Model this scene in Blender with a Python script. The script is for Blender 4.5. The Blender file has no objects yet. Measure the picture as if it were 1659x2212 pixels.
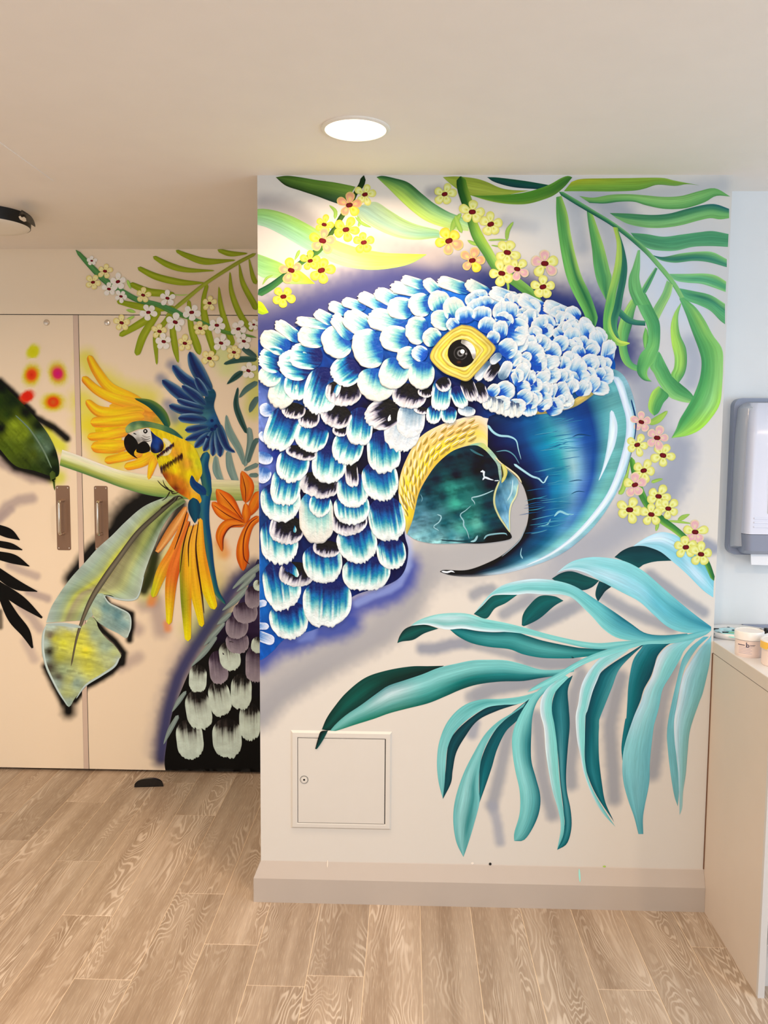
import bpy, math, random
import numpy as np
from mathutils import Matrix, Vector
from mathutils.geometry import delaunay_2d_cdt

S = bpy.context.scene
COL = S.collection
random.seed(5)
RNG = np.random.default_rng(5)

# ------------------------------------------------------------------ camera
FPX, YAW, PITCH, ROLL = 1842.766, -.02794, -.08761, .00744
CAM = np.array([.00584, -2.77746, 1.5756])
_fw = np.array([math.sin(YAW)*math.cos(PITCH), math.cos(YAW)*math.cos(PITCH), math.sin(PITCH)])
_r = np.array([math.cos(YAW), -math.sin(YAW), 0.0])
_u = np.cross(_r, _fw)
CR = math.cos(ROLL)*_r+math.sin(ROLL)*_u
CU = -math.sin(ROLL)*_r+math.cos(ROLL)*_u
cd_ = bpy.data.cameras.new('camera')
cd_.sensor_fit = 'VERTICAL'
cd_.sensor_height = 24
cd_.sensor_width = 18
cd_.lens = FPX/2212*24
cam = bpy.data.objects.new('camera', cd_)
COL.objects.link(cam)
cam.matrix_world = Matrix(((CR[0], CU[0], -_fw[0], CAM[0]), (CR[1], CU[1], -_fw[1], CAM[1]),
                           (CR[2], CU[2], -_fw[2], CAM[2]), (0, 0, 0, 1)))
S.camera = cam

# ------------------------------------------------------------------ light
S.view_settings.view_transform = 'Standard'
S.view_settings.look = 'None'
S.view_settings.gamma = 1
S.view_settings.use_curve_mapping = False
S.view_settings.exposure = 0.12
W = bpy.data.worlds.new('sky')
S.world = W
W.use_nodes = True
W.node_tree.nodes['Background'].inputs[0].default_value = (.75, .87, 1, 1)
W.node_tree.nodes['Background'].inputs[1].default_value = 1.0
LAMP_POWER = 16.5
LAMP_SPREAD = 165
LAMP_RGB = (1.0, .725, .485)


def daylight(name, loc, rot, size, power, rgb):
    l = bpy.data.lights.new(name, 'AREA')
    l.shape = 'RECTANGLE'
    l.size, l.size_y = size
    l.energy = power
    l.color = rgb
    o = bpy.data.objects.new(name, l)
    o.location = loc
    o.rotation_euler = rot
    COL.objects.link(o)


daylight('added_side_daylight', (2.97, -2.1, 1.45), (0, math.pi/2, 0), (1.5, 2.6), 38, (.52, .78, 1.0))  # unseen side window light, added to cool the right of the room
daylight('added_rear_daylight', (0.2, -4.57, 1.5), (math.pi/2, 0, 0), (3.4, 1.5), 26, (.82, .92, 1.0))  # unseen rear light, added as neutral fill for ceiling and walls

# ------------------------------------------------------------------ room measures (metres)
XL, XR, H, D, E_, CDEP = -.4823, 1.0105, 2.4, 1.0704, .178, .4607
RX0, RX1, RY0 = -2.7, 3.0, -4.6
ILL_F = np.array([1.30, 1.12, .96])
ILL_B = np.array([.90, .76, .62])


def proj(p):
    d = p-CAM
    z = d@_fw
    return np.stack([829.5+FPX*(d@CR)/z, 1106-FPX*(d@CU)/z], -1)


def on_plane(q, ax, val):
    """measured picture points -> points on a flat wall / floor of the room"""
    q = np.asarray(q, float)
    d = _fw+((q[..., 0:1]-829.5)/FPX)*CR-((q[..., 1:2]-1106)/FPX)*CU
    t = (val-CAM[ax])/d[..., ax:ax+1]
    return CAM+t*d


def lin(h):
    c = np.array([int(h[i:i+2], 16)/255 for i in (0, 2, 4)])
    return np.where(c <= .04045, c/12.92, ((c+.055)/1.055)**2.4)


# ------------------------------------------------------------------ materials
def mat(name, rgb, rough=.5, metal=0, bump=0, bscale=400, spec=.5, emit=None, strength=0, alpha=1, trans=0):
    m = bpy.data.materials.new(name)
    m.use_nodes = True
    nt = m.node_tree
    b = nt.nodes['Principled BSDF']
    if isinstance(rgb, str):
        rgb = lin(rgb)
    b.inputs['Base Color'].default_value = (*rgb, 1)
    b.inputs['Roughness'].default_value = rough
    b.inputs['Metallic'].default_value = metal
    b.inputs['Specular IOR Level'].default_value = spec
    if trans:
        b.inputs['Transmission Weight'].default_value = trans
    if emit is not None:
        b.inputs['Emission Color'].default_value = (*emit, 1)
        b.inputs['Emission Strength'].default_value = strength
    tc = nt.nodes.new('ShaderNodeTexCoord')
    no = nt.nodes.new('ShaderNodeTexNoise')
    no.inputs['Scale'].default_value = bscale
    no.inputs['Detail'].default_value = 3
    nt.links.new(tc.outputs['Object'], no.inputs['Vector'])
    if bump:
        bp = nt.nodes.new('ShaderNodeBump')
        bp.inputs['Strength'].default_value = bump
        bp.inputs['Distance'].default_value = .001
        nt.links.new(no.outputs['Fac'], bp.inputs['Height'])
        nt.links.new(bp.outputs['Normal'], b.inputs['Normal'])
    # faint tonal variation so that no surface is one flat value
    mx = nt.nodes.new('ShaderNodeMix')
    mx.data_type = 'RGBA'
    mx.blend_type = 'MULTIPLY'
    mx.inputs[0].default_value = .05
    n2 = nt.nodes.new('ShaderNodeTexNoise')
    n2.inputs['Scale'].default_value = 9
    nt.links.new(tc.outputs['Object'], n2.inputs['Vector'])
    mx.inputs[6].default_value = (*rgb, 1)
    nt.links.new(n2.outputs['Fac'], mx.inputs[7])
    nt.links.new(mx.outputs[2], b.inputs['Base Color'])
    return m


def paint_mat(name, rough, bump, dist, scale, spec=.4, streak=.10):
    """brush-painted surface: colour attribute + fine bristle streaks along the stroke"""
    m = bpy.data.materials.new(name)
    m.use_nodes = True
    nt = m.node_tree
    b = nt.nodes['Principled BSDF']
    b.inputs['Roughness'].default_value = rough
    b.inputs['Specular IOR Level'].default_value = spec
    at = nt.nodes.new('ShaderNodeAttribute')
    at.attribute_name = 'paint'
    uv = nt.nodes.new('ShaderNodeUVMap')
    uv.uv_map = 'stroke'
    mp = nt.nodes.new('ShaderNodeMapping')
    mp.inputs['Scale'].default_value = (18, 420, 1)
    nt.links.new(uv.outputs[0], mp.inputs[0])
    n1 = nt.nodes.new('ShaderNodeTexNoise')
    n1.inputs['Scale'].default_value = 1
    n1.inputs['Detail'].default_value = 4
    nt.links.new(mp.outputs[0], n1.inputs['Vector'])
    mr = nt.nodes.new('ShaderNodeMapRange')
    mr.inputs[1].default_value = .3
    mr.inputs[2].default_value = .7
    mr.inputs[3].default_value = 1-streak
    mr.inputs[4].default_value = 1+streak
    nt.links.new(n1.outputs['Fac'], mr.inputs[0])
    mx = nt.nodes.new('ShaderNodeVectorMath')
    mx.operation = 'SCALE'
    nt.links.new(at.outputs['Color'], mx.inputs[0])
    nt.links.new(mr.outputs[0], mx.inputs[3])
    nt.links.new(mx.outputs[0], b.inputs['Base Color'])
    if bump:
        tc = nt.nodes.new('ShaderNodeTexCoord')
        n2 = nt.nodes.new('ShaderNodeTexNoise')
        n2.inputs['Scale'].default_value = scale
        n2.inputs['Detail'].default_value = 5
        n2.inputs['Distortion'].default_value = .6
        nt.links.new(tc.outputs['Object'], n2.inputs['Vector'])
        bp = nt.nodes.new('ShaderNodeBump')
        bp.inputs['Strength'].default_value = bump
        bp.inputs['Distance'].default_value = dist
        nt.links.new(n2.outputs['Fac'], bp.inputs['Height'])
        nt.links.new(bp.outputs['Normal'], b.inputs['Normal'])
    return m


M = {}
M['paint'] = paint_mat('mural_paint', .62, 0, 0, 1, spec=.15)
M['relief'] = paint_mat('relief_paste_paint', .55, .55, .006, 70, spec=.2, streak=.05)
M['wallpaint'] = paint_mat('airbrushed_wall_paint', .6, .12, .0006, 420, spec=.2, streak=0)
M['wall'] = mat('wall_paint', 'e2e3e4', .5, bump=.15, bscale=500)
M['ceil'] = mat('ceiling_paint', 'f3ece4', .75, bump=.1, bscale=500)
M['skirt'] = mat('skirting_paint', 'b7aea6', .5, bump=.08)
M['grout'] = mat('plank_joint', 'e6d3ba', .6)
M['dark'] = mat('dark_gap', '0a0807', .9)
M['bronze'] = mat('bronze_plate', '8a6f5c', .38, metal=.6)
M['chrome'] = mat('chrome', 'd8d0c6', .15, metal=1)
M['rubber'] = mat('black_rubber', '060505', .25)
M['jamb'] = mat('jamb_strip', 'd6c2b4', .45)
M['lam'] = mat('cabinet_laminate', 'd0c4b8', .45, bump=.08)
M['lamwhite'] = mat('white_laminate', 'e2e3e6', .35)
M['edge'] = mat('edge_band', 'c9c8c8', .4)
M['plasticw'] = mat('white_plastic', 'dfe2f2', .22)
M['plasticg'] = mat('grey_plastic', '8d94a8', .3)
M['plastict'] = mat('smoky_plastic', 'b9bdc6', .12)
M['paper'] = mat('paper_towel', 'f0f0f4', .8, bump=.2)
M['diff'] = mat('lamp_diffuser', 'ffffff', .5, emit=LAMP_RGB, strength=5)
M['trimw'] = mat('lamp_trim', 'ece6dc', .4)
M['black'] = mat('black_paint', '0a0706', .5)
M['potlid'] = mat('pot_white_plastic', 'ece9e6', .3)
M['potbody'] = mat('pot_label_paper', 'ecd9d0', .4)
M['ink'] = mat('label_ink', '3a3658', .6)
M['inkpale'] = mat('label_ink_pale', 'b3a9bd', .6)
M['labelw'] = mat('label_white', 'e8e8f6', .5)
M['yellowp'] = mat('yellow_paint', 'f2c24e', .35)
M['blackp'] = mat('black_plastic', '15131a', .2)


def wood():
    m = bpy.data.materials.new('limed_oak_plank')
    m.use_nodes = True
    nt = m.node_tree
    N = nt.nodes.new
    L = nt.links.new
    b = nt.nodes['Principled BSDF']
    b.inputs['Roughness'].default_value = .42
    tc = N('ShaderNodeTexCoord')
    oi = N('ShaderNodeObjectInfo')
    mul = N('ShaderNodeVectorMath'); mul.operation = 'SCALE'
    cx = N('ShaderNodeCombineXYZ')
    L(oi.outputs['Random'], cx.inputs[0]); L(oi.outputs['Random'], cx.inputs[1])
    cx.inputs[2].default_value = .3
    L(cx.outputs[0], mul.inputs[0]); mul.inputs[3].default_value = 43.0
    add = N('ShaderNodeVectorMath')
    L(tc.outputs['Object'], add.inputs[0]); L(mul.outputs[0], add.inputs[1])

    def noise(scale, sc, detail, dist=0.0, rough=.5):
        mp = N('ShaderNodeMapping'); mp.inputs['Scale'].default_value = sc
        L(add.outputs[0], mp.inputs[0])
        n = N('ShaderNodeTexNoise')
        n.inputs['Scale'].default_value = scale; n.inputs['Detail'].default_value = detail
        n.inputs['Distortion'].default_value = dist; n.inputs['Roughness'].default_value = rough
        L(mp.outputs[0], n.inputs['Vector'])
        return n.outputs['Fac']

    def mth(op, a, b_=None, c=None):
        n = N('ShaderNodeMath'); n.operation = op
        for i, v in enumerate((a, b_, c)):
            if v is None: continue
            if isinstance(v, (int, float)): n.inputs[i].default_value = v
            else: L(v, n.inputs[i])
        return n.outputs[0]

    def ramp(x, stops):
        r = N('ShaderNodeValToRGB')
        for i, (p, c) in enumerate(stops):
            e = r.color_ramp.elements[i] if i < 2 else r.color_ramp.elements.new(p)
            e.position = p; e.color = (c, c, c, 1) if not isinstance(c, str) else (*lin(c), 1)
        L(x, r.inputs[0]); return r.outputs[0]
    h = noise(1.0, (7, 1.15, 1), 3.0, .5, .45)                   # contour field: cathedral grain
    rings = mth('SINE', mth('MULTIPLY', h, 230.0))
    line = ramp(mth('MULTIPLY_ADD', rings, .5, .5), [(.55, 0.0), (.98, 1.0)])
    patch = ramp(noise(1.0, (9, 1.4, 1), 2.0), [(.42, 0.0), (.62, 1.0)])
    fibre = noise(1.0, (260, 6, 1), 3.0)
    pores = ramp(noise(1.0, (420, 16, 1), 2.0), [(.52, 0.0), (.72, 1.0)])
    tone = noise(1.0, (14, .7, 1), 3.0)
    base = ramp(tone, [(.3, '9d8772'), (.55, 'b6a28e'), (.75, 'ccbaa8')])
    mx = N('ShaderNodeMix'); mx.data_type = 'RGBA'
    L(mth('MULTIPLY', mth('MULTIPLY', line, patch), .75), mx.inputs[0])
    L(base, mx.inputs[6]); mx.inputs[7].default_value = (*lin('e6d8c8'), 1)
    mx2 = N('ShaderNodeMix'); mx2.data_type = 'RGBA'
    L(mth('MULTIPLY', pores, .42), mx2.inputs[0])
    L(mx.outputs[2], mx2.inputs[6]); mx2.inputs[7].default_value = (*lin('e6d6c2'), 1)
    sc = N('ShaderNodeVectorMath'); sc.operation = 'SCALE'
    L(mx2.outputs[2], sc.inputs[0])
    v = mth('MULTIPLY_ADD', oi.outputs['Random'], .17, .68)
    L(mth('MULTIPLY', v, mth('MULTIPLY_ADD', fibre, .35, .85)), sc.inputs[3])
    L(sc.outputs[0], b.inputs['Base Color'])
    bp = N('ShaderNodeBump'); bp.inputs['Strength'].default_value = .25; bp.inputs['Distance'].default_value = .0006
    L(mth('ADD', fibre, line), bp.inputs['Height']); L(bp.outputs['Normal'], b.inputs['Normal'])
    return m


M['wood'] = wood()


# ------------------------------------------------------------------ mesh helpers
def mk(name, v, faces, m, parent=None, cols=None, uv=None, smooth=True):
    me = bpy.data.meshes.new(name)
    v = np.asarray(v, float)
    me.from_pydata(v.tolist(), [], faces.tolist() if isinstance(faces, np.ndarray) else faces)
    if cols is not None:
        a = me.attributes.new('paint', 'FLOAT_COLOR', 'POINT')
        c4 = np.ones((len(v), 4), np.float32)
        c4[:, :3] = cols
        a.data.foreach_set('color', c4.ravel())
        ul = me.uv_layers.new(name='stroke')
        vi = np.empty(len(me.loops), np.int32)
        me.loops.foreach_get('vertex_index', vi)
        if uv is None:
            uv = np.zeros((len(v), 2))
        ul.data.foreach_set('uv', np.asarray(uv, np.float32)[vi].ravel())
    if smooth:
        me.polygons.foreach_set('use_smooth', np.ones(len(me.polygons), bool))
    me.materials.append(m)
    me.update()
    o = bpy.data.objects.new(name, me)
    COL.objects.link(o)
    if parent is not None:
        o.parent = parent
    return o


def thing(name, label, cat, loc=(0, 0, 0), group=None):
    o = bpy.data.objects.new(name, None)
    o.empty_display_size = .05
    COL.objects.link(o)
    o.location = loc
    o['label'] = label
    o['category'] = cat
    if group:
        o['group'] = group
    return o


def tag(o, label, cat, group=None):
    o['label'] = label
    o['category'] = cat
    if group:
        o['group'] = group
    return o


def struct(o):
    o['kind'] = 'structure'
    return o


BOXF = [(0, 3, 2, 1), (4, 5, 6, 7), (0, 1, 5, 4), (1, 2, 6, 5), (2, 3, 7, 6), (3, 0, 4, 7)]


def boxv(a, b):
    (x0, y0, z0), (x1, y1, z1) = a, b
    return [(x0, y0, z0), (x1, y0, z0), (x1, y1, z0), (x0, y1, z0), (x0, y0, z1), (x1, y0, z1), (x1, y1, z1), (x0, y1, z1)]


def bevel(o, w, seg=2):
    md = o.modifiers.new('bevel', 'BEVEL')
    md.width = w
    md.segments = seg
    md.limit_method = 'ANGLE'
    return o


def box(name, a, b, m, parent=None, bev=0):
    o = mk(name, boxv(a, b), BOXF, m, parent, smooth=False)
    if bev:
        bevel(o, bev)
    return o


def multibox(name, boxes, m, parent=None, bev=0):
    v, f = [], []
    for a, b in boxes:
        n = len(v)
        v += boxv(a, b)
        f += [tuple(i+n for i in q) for q in BOXF]
    o = mk(name, v, f, m, parent, smooth=False)
    if bev:
        bevel(o, bev)
    return o


def lathe(name, prof, m, parent=None, n=40, loc=(0, 0, 0), axis='z', smooth=True, flip=False):
    v, f = [], []
    for r, z in prof:
        for i in range(n):
            a = 2*math.pi*i/n
            p = (r*math.cos(a), r*math.sin(a), z)
            if axis == 'y':
                p = (p[0], -z, p[1])
            v.append((p[0]+loc[0], p[1]+loc[1], p[2]+loc[2]))
    for k in range(len(prof)-1):
        for i in range(n):
            j = (i+1) % n
            f.append((k*n+i, k*n+j, (k+1)*n+j, (k+1)*n+i))
    f.append(tuple(range(n))[::-1])
    f.append(tuple((len(prof)-1)*n+i for i in range(n)))
    o = mk(name, v, f, m, parent, smooth=smooth)
    if smooth:
        md = o.modifiers.new('edges', 'EDGE_SPLIT')
        md.split_angle = math.radians(35)
    return o


def tube(name, pts, r, m, parent=None, n=10):
    pts = np.asarray(pts, float)
    v, f = [], []
    for i, p in enumerate(pts):
        t = pts[min(i+1, len(pts)-1)]-pts[max(i-1, 0)]
        t /= np.linalg.norm(t)
        a = np.cross(t, [0.3, .2, .93]); a /= np.linalg.norm(a)
        b = np.cross(t, a)
        for k in range(n):
            q = 2*math.pi*k/n
            v.append(p+r*(math.cos(q)*a+math.sin(q)*b))
    for i in range(len(pts)-1):
        for k in range(n):
            j = (k+1) % n
            f.append((i*n+k, i*n+j, (i+1)*n+j, (i+1)*n+k))
    f.append(tuple(range(n))[::-1]); f.append(tuple((len(pts)-1)*n+k for k in range(n)))
    return mk(name, v, f, m, parent)


def catmull(p, n):
    """smooth curve through points, n samples evenly spaced by arc length"""
    p = np.asarray(p, float)
    if len(p) > 2:
        q = np.vstack([2*p[0]-p[1], p, 2*p[-1]-p[-2]])
        out = []
        for i in range(len(p)-1):
            a, b, c, d = q[i:i+4]
            t = np.linspace(0, 1, 14, endpoint=False)[:, None]
            out.append(.5*((2*b)+(-a+c)*t+(2*a-5*b+4*c-d)*t**2+(-a+3*b-3*c+d)*t**3))
        p = np.vstack(out+[p[-1:]])
    s = np.r_[0, np.cumsum(np.linalg.norm(np.diff(p[:, :2], axis=0), axis=1))]
    t = np.linspace(0, s[-1], n)
    return np.stack([np.interp(t, s, p[:, k]) for k in range(p.shape[1])], -1)


def vnoise(x, y, seed=0):
    x = np.asarray(x, float)+seed*17.31
    y = np.asarray(y, float)+seed*5.77
    xi, yi = np.floor(x), np.floor(y)
    fx, fy = x-xi, y-yi
    fx, fy = fx*fx*(3-2*fx), fy*fy*(3-2*fy)

    def h(a, b):
        s = np.sin(a*127.1+b*311.7+seed*74.7)*43758.5453
        return s-np.floor(s)
    return (h(xi, yi)*(1-fx)+h(xi+1, yi)*fx)*(1-fy)+(h(xi, yi+1)*(1-fx)+h(xi+1, yi+1)*fx)*fy


def sstep(a, b, x):
    t = np.clip((x-a)/(b-a), 0, 1)
    return t*t*(3-2*t)

# ------------------------------------------------------------------ airbrushed ground coats
CROPS = {'A': (540, 560, 4.1475), 'B': (840, 560, 4.1475), 'C': (1040, 560, 4.1475), 'D': (540, 860, 4.1475),
         'E': (840, 860, 4.1475), 'F': (1040, 860, 4.1475), 'G': (540, 1120, 4.1475), 'H': (840, 1160, 4.1475),
         'I': (1140, 1160, 3.95), 'J': (660, 1380, 3.77), 'K': (920, 1440, 2.592), 'L': (1240, 860, 3.959),
         'M': (1180, 360, 3.95), 'N': (1180, 640, 3.95), 'O': (800, 360, 3.77), 'P': (540, 360, 4.1475),
         'Q': (140, 500, 3.77), 'R': (140, 740, 3.77), 'S': (60, 1000, 3.19), 'T': (0, 420, 3.567),
         'U': (0, 960, 2.912), 'V': (320, 1220, 4.607), 'X': (0, 0, 1.0)}


def pts(s):
    """'I 10,20 30,40 K 5,6' -> measured points (a third value is a width)"""
    c, out = CROPS['X'], []
    for t in s.split():
        if t in CROPS:
            c = CROPS[t]
            continue
        n = [float(k) for k in t.split(',')]
        out.append([c[0]+n[0]/c[2], c[1]+n[1]/c[2]]+[k/c[2] for k in n[2:]])
    return np.array(out)


# stroke: colour, strength, radius (measured px), hardness 0..1, path
SPRAY_FRONT = [
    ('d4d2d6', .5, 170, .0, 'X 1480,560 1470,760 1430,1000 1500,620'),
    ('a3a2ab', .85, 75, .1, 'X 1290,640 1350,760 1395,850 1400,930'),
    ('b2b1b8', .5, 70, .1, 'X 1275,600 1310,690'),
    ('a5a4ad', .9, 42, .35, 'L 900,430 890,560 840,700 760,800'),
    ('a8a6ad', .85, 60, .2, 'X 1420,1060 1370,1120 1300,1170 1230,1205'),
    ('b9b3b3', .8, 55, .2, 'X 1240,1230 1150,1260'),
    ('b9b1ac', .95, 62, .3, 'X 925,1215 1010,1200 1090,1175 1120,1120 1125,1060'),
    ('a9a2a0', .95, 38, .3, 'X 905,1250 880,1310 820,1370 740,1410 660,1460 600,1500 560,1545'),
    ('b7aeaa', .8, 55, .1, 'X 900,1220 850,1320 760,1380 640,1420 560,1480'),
    # violet-blue haze round the head
    ('3c3f78', .95, 62, .15, 'X 545,725 600,705 680,672 760,640 840,612 920,605 1010,602 1090,625 1170,650 1250,672 1300,705 1335,760'),
    ('3c3f78', .6, 95, .0, 'X 545,690 640,660 760,615 860,585'),
    ('25336b', .9, 40, .2, 'X 1060,615 1150,645 1230,668 1290,700 1325,745'),
    ('3f4f9e', .95, 30, .3, 'G 900,930 820,980 700,1010 560,990'),
    ('3f4f9e', .95, 32, .3, 'G 500,1060 380,1110 250,1130 90,1270'),
    ('3747a0', .9, 30, .3, 'G 900,800 1000,760 1150,720 1290,660 1390,560 1420,430'),
    ('8f9ad0', .8, 10, .4, 'G 960,760 1100,690 1250,640 1340,580 1390,470'),
    ('a9b4e0', .7, 14, .4, 'G 1390,180 1410,300 1400,420'),
    ('7f8cc8', .7, 14, .4, 'G 460,1060 540,1050 560,960'),
    # painted drop shadows of the teal frond
    ('a5a1a2', .9, 15, .45, 'H 760,520 830,480 920,470'),
    ('9f9ca2', .95, 16, .45, 'H 300,1000 420,1000 560,960 690,950'),
    ('a5a1a2', .8, 12, .4, 'H 700,960 900,1000 1150,1070'),
    ('a8a4a5', .9, 16, .45, 'H 1030,690 1130,630 1260,560'),
    ('a8a4a5', .9, 17, .45, 'H 1300,790 1440,730 1620,640'),
    ('a8a4a5', .9, 18, .45, 'I 70,740 240,670 430,580'),
    ('a8a4a5', .9, 16, .45, 'I 660,510 830,610 1000,690 1230,770'),
    ('a8a4a5', .95, 15, .45, 'I 1040,320 1180,420 1340,540 1500,640'),
    ('9b9ba6', .9, 15, .45, 'L 1130,1240 1200,1290'),
    ('a8a4a5', .9, 16, .4, 'H 1180,1080 1400,1130 1659,1130'),
    ('a8a4a5', .95, 15, .45, 'I 0,1055 200,1085 420,1075'),
    ('a5a1a2', .95, 18, .45, 'H 800,1430 950,1360 1200,1320 1420,1280'),
    ('aaa7ac', .9, 14, .4, 'K 260,380 275,320'),
    ('a8a4a5', .9, 17, .4, 'K 470,330 440,470 410,620 370,780'),
    ('aba8ae', .8, 13, .3, 'K 375,780 400,880 415,980'),
    ('a8a4a5', .9, 18, .4, 'K 620,280 640,430 650,600 680,730 710,830'),
    ('a8a4a5', .9, 17, .4, 'K 870,40 830,150 815,280 830,400 810,560 815,660'),
    ('a8a4a5', .95, 20, .4, 'K 1090,60 1060,180 1030,330 1040,480 1050,620 1055,740'),
    ('a8a4a5', .9, 20, .4, 'K 1390,0 1340,120 1310,260 1300,400 1270,600'),
    ('a8a4a5', .8, 16, .4, 'K 250,170 330,120 500,95 700,70'),
    ('b9b6ba', .7, 14, .4, 'K 1050,20 1010,130 985,260'),
    # shadows round the green leaves and flowers
    ('a99c96', .75, 26, .1, 'P 120,330 260,350 400,400 540,500'),
    ('c0aca2', .7, 30, .1, 'P 1120,700 1300,730 1500,760 1650,790'),
    ('a99f9b', .8, 16, .2, 'O 490,210 560,200'),
    ('b3aead', .8, 18, .2, 'O 1100,450 1200,470 1330,490'),
    ('a9a7ab', .8, 24, .2, 'M 230,330 260,480 300,680'),
    ('a9a7ab', .8, 30, .2, 'M 250,230 480,300 640,380 760,540'),
    ('b3b1b4', .7, 26, .2, 'M 470,450 540,600 560,780'),
    ('b9b5b4', .6, 24, .1, 'X 1240,410 1420,420 1560,400'),
    ('9aa0b0', .6, 24, .2, 'N 1230,400 1270,560 1230,730'),
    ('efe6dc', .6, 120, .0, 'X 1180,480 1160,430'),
    ('d9e0ea', .6, 70, .1, 'M 1000,1000 1150,1150 900,780'),  # bluish sheen: sprayed paint and reflected light, both put into the colour
    ('eec3a8', .35, 4, .6, 'X 563,1863 900,1868 1517,1881'),
]
SPRAY_BACK = [
    # soft greys
    ('a78f84', .8, 16, .4, 'U -20,470 40,390 120,350 200,340'),
    ('a78f84', .8, 12, .4, 'U -20,480 70,410'),
    ('a78f84', .7, 12, .4, 'U 60,760 150,800 230,830'),
    ('a78f84', .8, 12, .4, 'U 180,930 300,970'),
    ('a78f84', .7, 14, .4, 'U 130,1020 200,1090 250,1160'),
    ('b39a8c', .6, 12, .3, 'U 160,1240 215,1350'),
    ('9a8278', .8, 16, .4, 'U 0,110 100,160 200,210 300,215'),
    ('a58b80', .7, 18, .2, 'S 800,980 860,960'),
    ('a58b80', .7, 22, .2, 'S 880,950 920,1150'),
    ('a58b80', .7, 16, .2, 'S 700,1100 760,1150'),
    ('a58b80', .6, 16, .2, 'S 640,1400 760,1340'),
    # glow of sprayed yellow round the small macaw
    ('d9c93a', .8, 30, .1, 'R 330,300 480,400 640,430 690,450'),
    ('d9c93a', .85, 26, .2, 'R 170,130 200,200'),
    ('dccb30', .85, 34, .2, 'R 150,480 200,560 180,640'),
    ('e0c820', .9, 34, .2, 'R 230,700 300,860 420,960'),
    ('c9c02a', .9, 40, .2, 'R 960,690 1000,800 1100,860'),
    ('d6cf2a', .9, 22, .4, 'T 360,1830 420,1900 470,1940'),
    ('c9c52a', .8, 18, .3, 'T 440,2190 460,2180'),
    ('b9bd4a', .7, 30, .2, 'S 1100,560 900,740 820,880'),
    ('c3c65a', .7, 40, .2, 'S 1250,880 1290,1010 1180,1150'),
    ('cdd27a', .7, 30, .2, 'Q 1290,1000 1330,1100'),
    ('c3c23a', .7, 26, .2, 'Q 1560,1060 1540,1450'),
    ('e07a28', .8, 16, .3, 'S 1330,560 1350,620'),
    ('e07a28', .7, 12, .3, 'S 860,930 850,960'),
    ('e07a28', .7, 10, .3, 'S 960,1110 965,1140'),
    ('e0c06a', .5, 50, .1, 'S 1270,650 1300,800'),
    # blue haze by the dark wing
    ('1f2148', .95, 22, .2, 'V 1060,20 900,160 800,300 700,480 600,620 480,800 380,960 300,1120 240,1300 190,1500 150,1720 130,1930'),
    ('44446c', .4, 44, .1, 'V 880,180 620,560 360,980 210,1400 130,1800'),
    ('2a5080', .6, 14, .2, 'R 780,290 800,310'),
    ('2a5080', .6, 14, .2, 'R 870,180 890,200'),
    ('2a5080', .6, 14, .2, 'R 840,500 900,620'),
    # black sprayed shadow behind the banana leaf
    ('05080a', 1, 46, .6, 'S 800,280 720,330 660,400'),
    ('05080a', 1, 34, .6, 'S 860,260 900,250'),
    ('05080a', 1, 24, .5, 'S 620,450 540,520 460,590 400,660 350,730 300,800'),
    ('06090a', .95, 16, .4, 'S 1060,290 1000,400 930,520 880,620 850,760 800,880'),
    ('2a3010', .8, 22, .2, 'S 850,660 830,800'),
    ('0a0808', 1, 11, .4, 'S 520,910 560,980 640,1010 715,1040 715,1130 700,1220'),
    ('0a0808', 1, 12, .4, 'S 465,1090 520,1160 600,1230 660,1310 650,1380'),
    ('0a0808', 1, 12, .4, 'U 757,1370 700,1430 620,1480 540,1520 470,1610'),
    ('0a0808', 1, 14, .4, 'U 290,1400 340,1500 400,1620'),
    ('0a0808', 1, 19, .3, 'U 430,1630 430,1680'),
    ('0a0a08', .95, 10, .4, 'U 300,1200 290,1320'),
    # black sprayed stroke and lower edge of the dark leaf
    ('070605', 1, 12, .45, 'T 220,1690 330,1750 420,1800 515,1880'),
    ('0a0a06', 1, 12, .4, 'T 0,1440 100,1530 250,1680'),
    ('0a0a06', 1, 14, .4, 'T 0,1980 120,2100 260,2140 390,2180'),
    ('0a0a06', .8, 8, .4, 'U 0,1050 3,1150'),
    ('b98f5f', .5, 70, .0, 'X 380,620 540,640'),
]


def parse_spray(lst, front=True):
    return [(lin(h), a, r*(1.0 if r > 70 else 1.35 if a > .55 and hard < .35 else 1.28 if front else 1.1), hard*.45, pts(p)) for h, a, r, hard, p in lst]


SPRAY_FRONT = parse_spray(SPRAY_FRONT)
SPRAY_BACK = parse_spray(SPRAY_BACK, False)
GROUND_F = lin('eddcc9')
GROUND_B = np.array([.90, .79, .63])*ILL_B


def ground(q, front=True):
    """colour (as seen) of the sprayed ground coat at measured points q"""
    base = GROUND_F if front else GROUND_B
    c = np.tile(base, (len(q), 1))
    for col, a, r, hard, p in (SPRAY_FRONT if front else SPRAY_BACK):
        lo, hi = p.min(0)[:2]-r*1.2, p.max(0)[:2]+r*1.2
        k = np.where(((q > lo) & (q < hi)).all(1))[0]
        if not len(k):
            continue
        z = q[k]
        d = np.full(len(k), 1e9)
        for i in range(max(1, len(p)-1)):
            s, e = p[i, :2], p[min(i+1, len(p)-1), :2]
            v = e-s
            t = np.clip(((z-s)@v)/max(v@v, 1e-6), 0, 1)
            d = np.minimum(d, np.linalg.norm(z-s-t[:, None]*v, axis=1))
        d = d*(1+.16*(vnoise(z[:, 0]/9, z[:, 1]/9, 3)-.5))
        w = a*(1-sstep(hard*r, r*1.08, d))
        c[k] = c[k]*(1-w[:, None])+col*w[:, None]
    return c


def albedo(c, front=True):
    return np.clip(c/(ILL_F if front else ILL_B)-.009, .0015, .93)


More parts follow.
